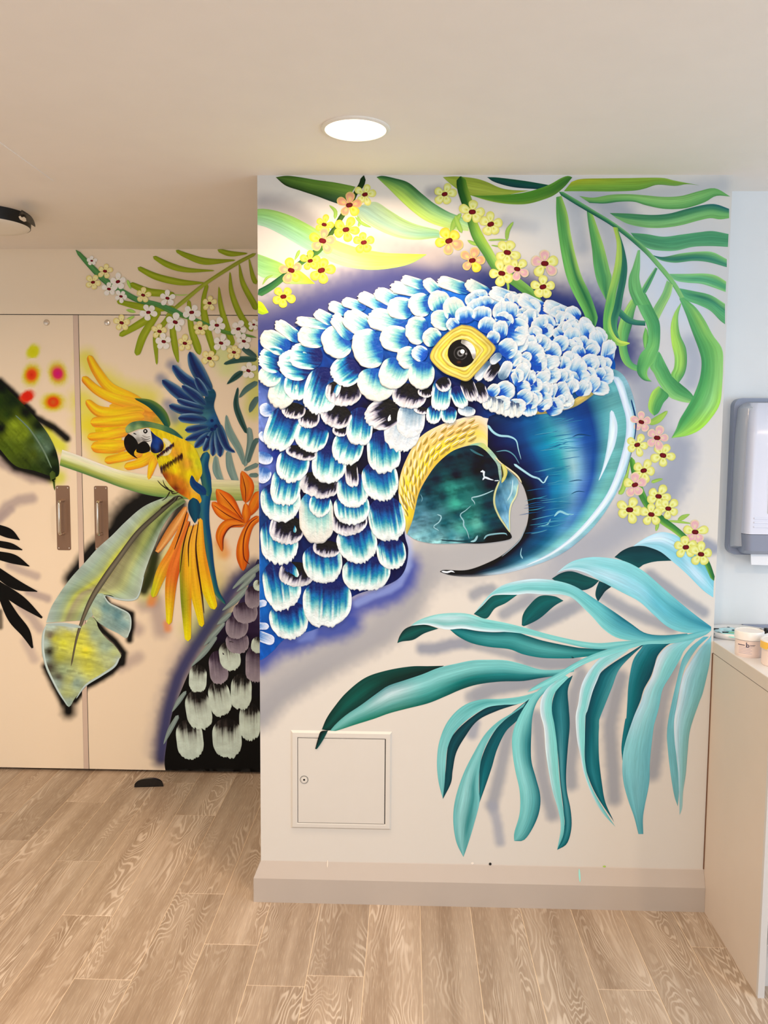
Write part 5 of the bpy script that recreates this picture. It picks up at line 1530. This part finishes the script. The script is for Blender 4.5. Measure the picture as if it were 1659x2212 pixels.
for gy in range(8):
    for gx in range(10):
        x, y = 1078+gx*27+rf.uniform(-8, 8)+(gy % 2)*13, 655+gy*31+rf.uniform(-9, 9)
        if y < 640+max(0, (x-1100))*.36 or y > 905-max(0, x-1150)*.42 or x > 1318 or (x < 1105 and 690 < y < 850):
            continue
        a = math.radians(-70+(x-1080)*.12+(y-650)*.22+rf.uniform(-25, 25))
        ln = rf.uniform(27, 36)
        FILL.append('X %.1f %.1f %.1f %.1f %.1f F' % (x-math.cos(a)*ln*.5, y-math.sin(a)*ln*.5, x+math.cos(a)*ln*.5, y+math.sin(a)*ln*.5, rf.uniform(27, 36)))
FE = FE.replace('B 440 300 318 185 105 W', ';'.join(FILL)+';B 440 300 318 185 105 W')
for item in FE.replace('\n', ';').split(';'):
    w_ = item.split()
    if len(w_) == 7:
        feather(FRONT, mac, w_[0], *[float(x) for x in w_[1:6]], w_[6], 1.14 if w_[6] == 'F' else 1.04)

# eye
eyel = 'B 650,590 740,605 830,665 900,730 955,800 905,880 830,970 780,1025 700,1095 600,1065 480,1012 375,905 378,830 430,755 490,690 560,635'
ec = pts('B 650,845')[0]
LIFT = .0062
ring_c = 'e6c96a c9a24c f2dc6a b9953c f4e27a caa83e f7ec9c a88a38 f2dc5c d2b444 f6e690 b2923a eed850 c9ac44 f2e07a ac8e3c e6cc58 9c8448'
sk2 = poly_rings('eye_skin', FRONT, mac, ec, pts(eyel), ring_c, 44, 96, .26, LIFT, .05)


def disc(name, parent, x, y, r, cols, lift, n=48, nr=14, sx=1.0, streak=.12):
    c = pts('B %f,%f' % (x, y))[0]
    a = np.linspace(0, 2*math.pi, n, endpoint=False)
    return poly_rings(name, FRONT, parent, c, c+np.stack([np.cos(a)*sx, np.sin(a)], -1)*r/4.1475, cols, nr, n, streak, lift)


ey = disc('eye', mac, 650, 845, 124, '140a06 120806 1c0e08 140a08 0c0606 2a1a0c', LIFT+.0004)
blob('eye_glint', FRONT, ey, 'B 650,725 700,735 745,765 772,815 775,870 755,900 735,850 715,810 680,775 645,755', 'B 660,735:8c8478 720,765:e6ded6 760,820:eee6de 760,880:a89c90 700,790:c9c0b8', lift=LIFT+.0005, sp=3, streak=.15)
disc('pupil', ey, 640, 845, 64, '060404 0a0606 3c3634 8c8886 2a2422 080505 060404 4c4644 14100e', LIFT+.0007, 40, 18)
disc('pupil_highlight', ey, 657, 830, 20, 'ffffff f6f2ee d9d2cc', LIFT+.0009, 20, 5)
disc('pupil_highlight', ey, 690, 850, 11, 'b2acaa 6a6462', LIFT+.0009, 16, 4)
disc('pupil_highlight', ey, 625, 925, 26, '5a3a26 2a1810 140a08', LIFT+.0007, 20, 5, 1.6)

# ================================================================== MURAL ON THE DOORS AND THE WALL ABOVE
BACK.off = .0022
t = painted('painted_palm_frond', 'olive green palm frond painted across the door heads', BACK, (553, 548))
for s in ('Q 1490,180,10 1350,182,45 1245,150,30', 'Q 1390,235,10 1150,245,55 1000,200,45 905,155,25', 'Q 1220,320,8 1000,315,40 850,275,50 720,205,30', 'Q 1140,420,10 950,415,50 750,370,55 595,295,35',
          'Q 900,520,40 800,505,55 680,490,60 530,425,40', 'Q 900,620,30 750,630,50 600,610,55 425,570,35', 'Q 760,660,40 700,700,60 600,760,60 445,850,40', 'Q 780,650,30 730,710,50 640,850,65 585,1010,50', 'Q 880,650,30 815,740,40 745,850,50 750,1085,15',
          'Q 900,640,30 880,790,50 900,950,50 925,1070,15', 'Q 1010,560,30 1030,780,50 1080,940,60 1100,1005,25', 'Q 1160,430,30 1130,570,40 1150,750,60 1220,1005,40', 'Q 1255,450,10 1270,600,40 1310,750,50 1370,930,50', 'Q 1345,330,10 1360,500,40 1430,680,50 1530,815,40', 'Q 1420,260,10 1450,420,40 1540,590,50 1562,640,50', 'Q 1500,220,10 1530,360,35 1560,430,40'):
    stroke('leaflet', BACK, t, s, '8a9016 989c22 7c8614 / 929a1c a0a42c 808a18 / 8a9418 98a024 76841a', nv=7)
stroke('stem', BACK, t, 'Q 1557,180,26 1400,262,30 1150,422,28 980,560,34 900,625,30 820,690,14', '98982a a0a034 868a20 / 9a9c2c a4a63a 80861e', nu=40)

t = painted('painted_palm_sprig', 'grey teal palm sprig painted on the door beside the projecting wall', BACK, (530, 1010))
for s, c in (('R 1565,120,24 1500,80,50 1440,40,30', '4a6258 3c544c'), ('R 1565,135,40 1420,140,50 1295,175,20', '3c5a4c 2f4c44 4a6656'), ('R 1450,235,40 1390,280,50 1320,340,10', '3c5a50 1c3830 486458'), ('R 1570,320,40 1480,380,45 1420,450,15', '5a746a 4c665c'),
             ('R 1575,440,40 1530,510,50 1505,570,20', '5c746a 52685e'), ('R 1410,365,15 1395,500,45 1430,620,50 1485,740,30', '4a665c 1f3c34 3c564e'), ('R 1315,590,15 1340,720,60 1420,870,55 1465,1000,25', '8a9c8c 6c8478 7c9084'), ('R 1500,690,40 1510,800,50 1490,920,40 1465,1010,25', '74887c 7c9084 5a7066'),
             ('R 1578,780,40 1540,830,40 1490,980,30', '566e66 4a625c'), ('R 1230,920,30 1240,1050,65 1310,1185,20', '94a494 6c8478 7c9084'), ('R 1330,880,40 1350,1020,65 1400,1150,50', '86988a 7c9084 6c8278'), ('R 1578,990,40 1460,1040,30', '74887c 64786e'), ('R 1578,1080,40 1500,1080,30', '6c8276 5c7268'), ('R 1578,1180,46 1530,1190,30', '7c9068 6c8660')):
    stroke('leaflet', BACK, t, s, c, nv=7)

t = painted('painted_bamboo', 'thick pale green bamboo cane painted across both doors behind the small macaw', BACK, (130, 985))
ribbon2('stem', BACK, t, 'R -20,872 140,928 330,1000 500,1050 800,1092 1180,1112 1578,1130', 'R -40,1000 140,1062 330,1132 500,1192 760,1255 1200,1285 1578,1285',
        'ebe2c4 e2dcb0 a8b04a 4c7a3c / efe6cc dfdca8 b2b454 3c6c3c / e6dcb4 d2cc7c bfc060 5a8444 / e2d8ac c6bf6c a8ae54 64884a / e0cfA4 ccc48a aeb060 7c9450 / d8c8a0 c2c08c a8ae5c 8c9c54', nu=60, nv=14)

# dark leaf and black fern at the left
t = painted('painted_leaf', 'dark glossy olive leaf painted on the door beside the stem', BACK, (60, 960))
blob('leaf_blade', BACK, t, 'T -90,1380 0,1440 60,1500 200,1640 340,1800 420,1940 455,2070 452,2165 400,2172 270,2130 120,2090 0,1960 -90,1850', 'T 0,1480:141a08 100,1600:1c280c 60,1700:2a3a12 120,1780:8a9a22 180,1850:7c8c20 90,1830:6c7a1c 140,1950:4c5a14 250,1900:3c4a14 260,2000:4a5618 200,2050:343f10 320,2000:3c4c20 380,2050:28361a 300,1880:4a6248 350,1960:5a7058 420,2000:0f1a0a 430,2120:141f0c 300,1780:141c08 200,1680:0f1606 50,1950:4a5a16 10,1800:0a0f06 -20,1600:24340f 270,2120:28360f', ang=50, sp=5, streak=.4)
stroke('leaf_tail', BACK, t, 'T 405,2130,50 412,2210,36 U 338,220,18 345,290,6', '3c4a1c 4c5a24')
stroke('leaf_midrib', BACK, t, 'T 120,1700,10 230,1810,14 330,1960,16 400,2110,8', '5a6c50 74866a 4a5c44')

t = painted('painted_fern', 'black pointed fern leaves painted on the left door below the dark leaf', BACK, (8, 1290))
for s in ('U -20,530,60 60,560,60 125,600,5', 'U -20,622,40 70,640,40 142,663,5', 'U -20,695,52 90,722,58 186,766,5', 'U -20,800,62 100,880,64 236,925,5', 'U -20,885,62 130,985,68 266,1090,12', 'U 0,925,40 80,1080,72 160,1180,62 206,1280,12'):
    stroke('leaflet', BACK, t, s, '0a0808 060505 0c0a08', round_=False)

# banana leaf
t = painted('painted_banana_leaf', 'large pale sage and yellow banana leaf painted across both doors', BACK, (150, 1520))
ribbon2('leaf_blade', BACK, t, 'S 1050,218 940,240 800,300 680,400 580,500 480,590 400,680 300,790 220,900 160,1000 128,1100', 'S 1090,268 1000,340 930,440 880,560 840,660 800,780 775,900 740,945 640,945 540,915 430,1080',
        '8c9c6c a2a86c 4c4a30 7c8a50 5a6a3c 6c7c50 / b2bca6 a2b08c a6b06a 5a543c 8a9454 4c5c34 8c9c7c / b2bcac a2b098 b6ba6a 5c5440 a2a85c 7c8c5c b2bca6 / b2bcac 9cac94 c6c64c 7c7052 b2b474 9cac84 b9c2ac / aab6a4 92a48c c2c24a 8c8060 b9bc7c a2b08a b2bca6 / a2b09c 8ca088 b9bc54 a09070 b2b86c 9cac86 b2bca4 / b2bcac 9cac98 b2b870 8c8060 a2a86c 92a084 a9b49c', nu=64, nv=30, streak=.30, across=True)
blob('leaf_lobe', BACK, t, 'S 470,905 520,900 560,965 620,1000 700,1048 706,1130 684,1206 620,1172 540,1132 470,1080 440,1000', 'S 490,930:a2b49c 540,1000:6c8c86 620,1050:5a7c7c 660,1110:7c9a94 690,1060:a9b8a4 560,1080:8ca294 680,1190:b2bcaa 470,1040:b2b884', ang=30, sp=5, streak=.3)
blob('leaf_blade', BACK, t, 'S 128,1108 240,1110 380,1120 430,1060 470,1085 490,1140 540,1205 600,1258 645,1325 U 755,1345 720,1400 640,1455 555,1500 520,1540 470,1600 432,1650 380,1572 330,1482 290,1382 272,1280 276,1190 288,1150', 'S 160,1120:b2bfae 300,1120:c2c8b4 440,1100:a2ac7c 470,1180:a2b08a 540,1260:96a688 600,1320:b2b878 U 320,1200:6a5c48 310,1300:2c2418 310,1400:4a4034 350,1220:b2ae3c 400,1250:c6c23c 430,1200:cfc84a 380,1330:b6b448 500,1250:d2cc4a 540,1300:dcd23a 520,1200:c9c24c 560,1400:c9c44c 620,1420:bcbc60 690,1390:b2b67c 740,1350:a8b094 400,1420:9ca878 370,1460:5a5444 440,1480:b2b46c 480,1500:96a890 430,1560:a8ac6c 430,1630:96a494 350,1500:92a090 285,1250:a2b0a0 283,1350:96a496', ang=12, sp=5, streak=.35)
stroke('midrib', BACK, t, 'S 1040,225,30 900,350,32 760,480,34 640,640,36 540,780,40 450,920,36 390,1050,26 340,1200,16 300,1400,10', '3a3428 5a5240 2c2620 / 4a4436 7c705a 3c3228 / 4c4232 6c6048 2c241a', nu=50)
for s_ in ('U 290,1140,6 274,1200,16 272,1290,16 292,1390,14 332,1480,14 380,1570,12 430,1645,5', 'S 520,905,5 560,965,12 625,1000,12 700,1045,10 708,1130,12 684,1204,5', 'U 480,1598,4 540,1515,12 640,1450,14 720,1395,14 752,1340,10', 'S 540,912,5 640,940,12 735,940,12 772,890,8 800,780,6'):
    stroke('leaf_edge', BACK, t, s_, 'b2bcb0 c2ccc0 a2b0a6', nv=5)
stroke('leaf_edge', BACK, t, 'S 128,1110,8 240,1112,24 340,1125,20 370,1135,8', 'b9c2b4 a2b0a4')

# bird of paradise flower
t = painted('painted_strelitzia', 'orange bird of paradise flower painted on the door below the teal sprig', BACK, (530, 1225))
for s in ('S 1300,180,24 1370,270,115 1475,395,30', 'S 1475,55,24 1512,160,98 1502,275,40', 'S 1270,270,34 1350,345,84 1495,412,30', 'S 1598,195,60 1560,290,74 1520,365,30', 'S 1500,275,20 1507,350,62 1500,418,20', 'S 1500,420,44 1380,420,64 1322,500,54 1340,610,12', 'S 1598,370,44 1530,430,54 1485,550,76 1482,650,86 1485,742,24'):
    stroke('petal', BACK, t, s, 'c94a12 e2701c e88a2c d9601a b24410 / c24410 e6761e e2841f c9500f / a83a0c d9641a d26014 b2400e', nv=11, streak=.2)
for s in ('S 1320,200,3 1400,290,7 1478,390,4', 'S 1478,80,3 1500,180,7 1500,270,4', 'S 1280,290,3 1380,360,7 1490,412,4', 'S 1590,372,4 1530,420,9 1490,520,9 1490,650,9 1530,700,6', 'S 1490,425,4 1400,440,9 1350,510,8 1345,600,4'):
    stroke('petal_line', BACK, t, s, '6a2008 7c2a0a', nv=4)

# small yellow macaw
t = painted('painted_macaw', 'small yellow and blue macaw with spread wings painted on the right door', BACK, (400, 1100))
blob('wing_ground', BACK, t, 'R 330,340 480,420 600,470 720,510 800,590 840,680 700,720 560,690 480,720 470,880 600,880 720,900 740,960 640,960 500,930 400,880 300,840 260,760 250,660 330,640 420,580 360,520 420,460', 'R 400,420:e6a428 560,520:e0902c 700,560:d9862a 640,640:e6a23c 500,640:e9b41c 350,700:e6bc14 400,820:e6b81c 560,900:e9bc14 700,920:e0b01a 780,640:c9a02c', ang=10, sp=6, streak=.3)
for s in ('R 195,105,50 260,230,78 370,370,88 560,470,100 720,560,60', 'R 145,280,60 260,385,74 400,455,84 600,510,100', 'R 175,470,50 280,560,90 450,575,100 650,560,120', 'R 210,650,84 400,640,92 650,610,100', 'R 185,770,62 350,755,74 520,720,84', 'R 215,850,92 400,850,104 520,830,84', 'R 325,965,62 480,930,74 640,890,84', 'R 485,1015,62 620,980,74 730,915,84', 'R 684,1115,26 710,1010,62 742,920,74'):
    stroke('wing_feather', BACK, t, s, 'd98a1c f0b41c f2c41c e6901c d9761a / e6a41c f4c818 f2be1c e08a1c / e69a24 eeb022 e89a2a dc8428', nv=11, streak=.22, mkey='relief')
stroke('wing_edge', BACK, t, 'R 570,455,10 700,500,64 790,580,78 848,690,44', '6c8034 2c5034 1c4434 / 5c7830 24503c 1c4c40', nv=9)
for s in ('S 1250,150,60 1215,260,84 1215,400,74 1240,560,62 1262,720,50 1300,880,38 1362,972,14', 'R 1160,890,60 1130,1000,80 1150,1110,84 1170,1250,60'):
    stroke('tail_feather', BACK, t, s, '0f3c5a 1c5474 2c6a7c 0c3450 / 123f64 0f4468 3a6c60 0c3450 / 0f4060 24605c 4a6c4c', nv=11)
for s, c in (('S 1095,300,30 1000,450,62 905,592,40 880,606,18', 'c96a24 e6a860 d98a3c a86028'), ('S 1100,340,30 1010,600,74 925,750,76 862,925,40', 'c95a12 e68028 dc701c e69a3a / c9560f ea8c2c e07a20 / d2a01a c9c41c a8b41c'), ('S 1110,400,30 1042,620,74 990,820,80 974,1112,38', 'c9500f e67a2c d2601c e6923a / c2480c e0742a d9661f / d29c14 e6d018 dcc818'),
             ('S 1190,380,30 1192,600,66 1230,830,84 1288,1008,52', 'e0901c f0b02a e69a1c / d9801a f0a81c eeb41c / e6b414 f0d414 e6cc14'), ('S 1165,420,30 1132,600,64 1150,850,74 1202,1128,36', 'e69a2c eaa434 d9841c / e6a01c eaa820 e09a1c / e0b414 efd412 e6cc14'), ('S 1130,430,30 1090,620,74 1090,900,76 1105,1228,42', 'e0902c f0ae3c e69a24 / eab01c e09a1c 8c8a1c / d2861a b2a41c 6c7c1c / e2c414 efd812 e0cc14')):
    stroke('tail_feather', BACK, t, s, c, nv=11, streak=.2, mkey='relief')
for s in ('S 1100,330,6 1060,460,10 1010,600,5', 'S 1120,400,6 1075,560,10 1050,760,4', 'S 1145,420,6 1110,560,10 1110,720,4', 'S 1178,400,6 1160,560,10 1170,700,14 1200,900,10 1215,1040,4'):
    stroke('tail_shadow', BACK, t, s, '4a2808 3c2006', nv=4)
blob('body', BACK, t, 'R 690,690 780,690 880,730 980,790 1060,860 1105,960 1120,1060 1085,1140 1090,1210 1115,1290 1070,1312 990,1262 900,1205 840,1140 785,1050 745,940 700,880', 'R 760,720:e6c81c 860,760:e6c41a 960,850:e0b01c 1040,920:d2c01c 900,900:e09a2a 1000,980:e09c2c 1090,980:c9c424 780,950:dcc41c 840,960:e2c814 900,1040:e6c012 1020,1080:e6c812 820,1090:8c3a14 880,1100:c9701c 940,1150:c9701c 900,1190:7c2c10 960,1220:b24a14 1000,1240:d9801c 1060,1200:d9a83c 1080,1280:dfa01c 1040,1260:e0a81c', ang=75, sp=4.5, streak=.35)
stroke('tail_cover', BACK, t, 'S 1140,240,70 1150,330,84 1152,415,10', '123c54 1a4c60 0f3448', nv=8)
stroke('thigh', BACK, t, 'R 1035,1080,14 1050,1150,60 1120,1210,70 1150,1240,30', '123a6c 0f3464 1c4c70', nv=8)
blob('wing_shoulder', BACK, t, 'R 1150,360 1200,370 1232,420 1215,520 1250,620 1290,720 1270,800 1200,820 1140,760 1100,680 1110,560 1140,460', 'R 1190,400:1f4a5c 1180,500:1c3c54 1150,600:3c6c74 1200,640:24507c 1230,700:14305c 1180,740:2a5474', sp=5, streak=.4)
for s in ('R 795,305,50 900,390,94 1000,460,84 1140,500,50', 'R 880,185,50 960,280,84 1060,350,84 1160,430,50', 'R 1018,75,44 1060,180,106 1120,290,106 1195,390,50', 'R 955,350,44 1060,430,80 1150,510,50', 'R 1065,285,40 1110,360,70 1165,440,40', 'R 915,465,40 1020,510,64 1140,540,50', 'R 850,510,50 960,550,74 1130,575,60', 'R 925,615,64 1050,620,84 1160,635,50', 'R 980,712,54 1080,700,66 1170,685,50', 'R 980,792,26 1080,760,74 1190,720,60',
          'R 1058,855,40 1120,795,74 1195,735,50', 'R 1130,885,44 1180,800,74 1215,715,50', 'R 1205,925,36 1215,830,74 1228,720,50', 'R 1265,932,36 1262,830,84 1245,700,60', 'R 1388,895,16 1320,850,56 1275,740,70 1255,660,40'):
    stroke('wing_feather', BACK, t, s, '8ca4ac 3c6080 0f2a5c 0c2458 1c4474 6c8c98 / 6c8c9c 1c3f70 0c2250 0f2a5c 4c7088 / 2c5468 14305c 3c6478', nv=13, streak=.4, mkey='relief')
for x, y, r in ((1200, 637, 17), (1232, 683, 20), (1200, 708, 18), (1165, 770, 16)):
    stroke('wing_spot', BACK, t, 'R %d,%d,%d %d,%d,%d' % (x-r*.8, y, r*1.6, x+r*.8, y, r*1.6), '0c1c44 14285c', nv=6, nu=10)
blob('crown', BACK, t, 'R 493,700 515,670 560,645 640,637 740,655 840,685 910,725 965,785 880,750 780,712 690,692 600,705 510,738', 'R 510,710:8a9c5c 560,670:4a6c4c 640,650:3c6444 760,680:6c8a50 850,710:3f6a4c 930,760:2c5a50 600,690:7c945c', sp=4, streak=.3, ang=15)
blob('face', BACK, t, 'R 540,745 600,715 690,698 706,760 712,820 690,850 650,810 598,815 570,780', 'R 560,750:cfc8bc 620,740:ded6c8 680,740:d6cec0 640,790:b2a89c 690,810:e2dccf 600,790:8c8478', sp=3.5, streak=.25)
blob('collar', BACK, t, 'R 700,715 740,755 790,790 808,840 790,885 740,902 705,885 700,840 712,790', 'R 715,760:14285a 750,800:1c3c84 750,850:24488c 790,850:2a1410 790,880:1c0f0c 720,880:1a1420', sp=3.5, streak=.3, ang=80)
stroke('collar_band', BACK, t, 'R 800,780,30 845,830,50 830,890,60 760,910,14', 'dfcf9a ecdfae e0c878', nv=8)
blob('upper_bill', BACK, t, 'R 520,742 565,770 598,820 590,860 570,885 568,915 598,946 550,922 505,880 484,825 490,775', 'R 520,780:1c1210 560,820:100a0a 500,840:241818 560,910:0c0808', sp=3.5, streak=.2)
blob('lower_bill', BACK, t, 'R 600,825 650,802 690,838 694,880 640,902 588,893 585,870', 'R 620,850:140c0a 660,850:0c0808', sp=3.5, streak=.2)
for s, c in (('R 640,722,40 676,722,40', '1c1410 0c0808'), ('R 650,718,16 664,722,16', 'b2a89c e6dcd0'), ('R 560,738,10 585,748,8', '2a2420'), ('R 620,770,4 660,790,8 700,780,4', '6c645c'), ('R 625,785,4 665,805,8 704,797,4', '6c645c'), ('R 630,755,4 665,770,7 700,765,4', '8c8478')):
    stroke('face_line', BACK, t, s, c, nv=6, nu=12)
rk = random.Random(2)
for i in range(46):
    j = i % 23
    x, y = (752+j*6, 928-j*4.5) if i < 23 else (780+j*8, 1030-j*5)
    ln = rk.uniform(26, 48) if i < 23 else rk.uniform(40, 80)
    stroke('chest_bar', BACK, t, 'R %d,%d,3 %d,%d,%d %d,%d,2' % (x, y-ln*.4, x+3, y, rk.uniform(7, 11), x+8, y+ln*.6), rk.choice(['3a1c10', '2a1410', '4a2414', '2c2440']), nv=4, nu=8)
for s in ('R 755,1120,6 790,1160,8 850,1200,12 900,1220,6', 'R 800,1115,4 815,1160,7 850,1195,10', 'R 860,1210,12 830,1260,8 790,1290,4', 'R 870,1200,10 880,1230,10 930,1220,5', 'R 780,1350,8 840,1310,14 900,1265,12', 'R 900,1290,6 930,1250,10 970,1270,5'):
    stroke('claw', BACK, t, s, '3a3024 241c16', nv=5)

# small white orchid spray
spray('painted_orchid_spray', 'spray of small cream orchids painted across the top of the right door', BACK,
      'Q 92,152,26 200,270,44 330,400,50 470,490,44 600,560,44 750,595,40 880,650,56 960,685,40 1120,740,24 1300,820,30 1450,840,20 1562,865,14',
      '4a7a3c 5c8c4a 4a7a40 / 4c7c44 5a8c4c 3f6c3c / 4c8044 4a7a40 6c8c34 / 5c8434 6c902e 54782a',
      [('Q', 222, 240, 44, 'W', 0), ('Q', 330, 325, 66, 'E', 10), ('Q', 435, 410, 72, 'W', 0), ('Q', 232, 415, 66, 'E', 20), ('Q', 362, 470, 62, 'W', 0), ('Q', 460, 530, 56, 'W', 30), ('Q', 640, 520, 66, 'E', 10), ('Q', 838, 545, 66, 'W', 0),
       ('Q', 683, 660, 72, 'W', 40), ('Q', 1180, 585, 66, 'E', 0), ('Q', 1035, 660, 78, 'W', 30), ('Q', 465, 745, 72, 'E', 0), ('Q', 773, 815, 72, 'E', 0), ('Q', 902, 740, 82, 'W', 10), ('Q', 1105, 790, 66, 'E', 0), ('Q', 1240, 765, 72, 'W', 20),
       ('Q', 980, 912, 72, 'E', 0), ('Q', 808, 898, 72, 'W', 0), ('Q', 1275, 910, 72, 'W', 15), ('Q', 1415, 795, 72, 'W', 30), ('Q', 1380, 985, 66, 'E', 0), ('Q', 1460, 895, 66, 'W', 0), ('Q', 1540, 760, 48, 'W', 0), ('Q', 1180, 1035, 76, 'E', 20), ('Q', 1497, 1135, 72, 'W', 0)],
      ['Q 510,395,8 520,420,26 540,470,10', 'Q 880,515,5 960,520,8 1010,512,5', 'Q 500,640,8 540,648,28 580,660,8', 'Q 500,720,8 540,705,24 570,690,8'])

BACK.off = .0006
# sprayed blossoms: soft round marks fading into the door paint
for lab, spec in (('lemon yellow sprayed dot above the other sprayed blossoms', ('T', 255, 1212, 62, 'c9bf12 cfc41e d2c640')),
                  ('sprayed yellow blossom with an orange red heart', ('T', 243, 1390, 88, 'd2280a e0461a d2b81e d2c43c')),
                  ('sprayed yellow blossom with a magenta heart', ('T', 445, 1380, 92, 'c9146a d22a50 d2b41a d2c640')),
                  ('sprayed scarlet dot touching the edge of the yellow blossoms', ('T', 210, 1556, 58, 'd22014 d9280f d2502a')),
                  ('sprayed yellow blossom with a dull orange heart', ('T', 410, 1600, 90, 'c95a1c d93a0f d2b81a d2c640'))):
    cr, x, y, r, cols = spec
    x0, y0, k = CROPS[cr]
    c = np.array([x0+x/k, y0+y/k])
    r = r/k
    tt = painted('painted_blossom', lab, BACK, c)
    nr, na = 18, 40
    T_, K_ = np.meshgrid(np.linspace(0, 1, nr), np.arange(na), indexing='ij')
    an = K_/na*2*math.pi
    q = c+np.stack([np.cos(an), np.sin(an)], -1)*(r*1.25*T_*(1+.18*np.sin(an*2+x)*T_))[..., None]
    qf = q.reshape(-1, 2)
    gcol = ground(qf, False)
    Cc = cgrid(cols, T_*0, np.clip(T_*1.15, 0, 1)).reshape(-1, 3)
    w = (1-sstep(.45, .98, T_.ravel()+.12*(vnoise(qf[:, 0]/3, qf[:, 1]/3, 4)-.5)))[:, None]
    i = np.arange(nr*na).reshape(nr, na)
    j = np.roll(i, -1, 1)
    f = np.stack([i[:-1], i[1:], j[1:], j[:-1]], -1).reshape(-1, 4)
    BACK.coat()
    piece('sprayed_mark', BACK, qf, f, Cc*w+gcol*(1-w), None, tt, 0, 'wallpaint')

# dark scaly wing at the edge of the door
BACK.off = .0026
t = painted('painted_wing', 'black and sage scaly wing painted on the door beside the projecting wall', BACK, (460, 1660))
blob('plumage_ground', BACK, t, 'V 175,2062 165,1950 190,1750 240,1480 330,1250 430,1030 560,840 700,620 830,480 980,250 1130,40 1130,2085 200,2085', 'V 1060,300:2c2c4a 1000,450:3c2c44 950,600:2c1c30 900,800:140c14 700,1000:0a0606 500,1300:060404 300,1700:040303 800,1600:040303 1050,1900:040303 250,2000:040303 600,1900:050404', sp=8, streak=.3)
for s in ('V 1130,0,64 960,130,54 840,240,16', 'V 1070,85,40 980,180,50 880,270,10', 'V 990,225,44 870,350,58 738,455,16', 'V 830,475,30 750,545,54 685,595,12', 'V 765,575,30 650,700,54 555,805,10', 'V 685,715,30 560,870,54 428,1015,10', 'V 380,1255,30 310,1350,48 238,1465,10', 'V 302,1495,40 220,1640,48 155,1785,10'):
    stroke('edge_barb', BACK, t, s, '6c7870 8c968a 7a8478', nv=7)
for b in ('V 1120 180 1060 240 120 G', 'V 1050 240 1040 432 180 V', 'V 960 400 980 585 270 V', 'V 890 540 880 742 250 V', 'V 1110 740 1080 880 160 G', 'V 880 700 900 885 255 V', 'V 800 800 830 1053 230 G', 'V 690 900 720 1188 205 V', 'V 1060 850 1060 1168 200 V', 'V 500 1030 490 1272 195 G', 'V 930 1130 920 1435 230 G', 'V 690 1200 750 1505 240 G', 'V 480 1300 530 1642 280 G', 'V 1010 1420 1010 1742 230 G', 'V 400 1590 440 1932 295 G', 'V 780 1580 790 1922 320 G'):
    w_ = b.split()
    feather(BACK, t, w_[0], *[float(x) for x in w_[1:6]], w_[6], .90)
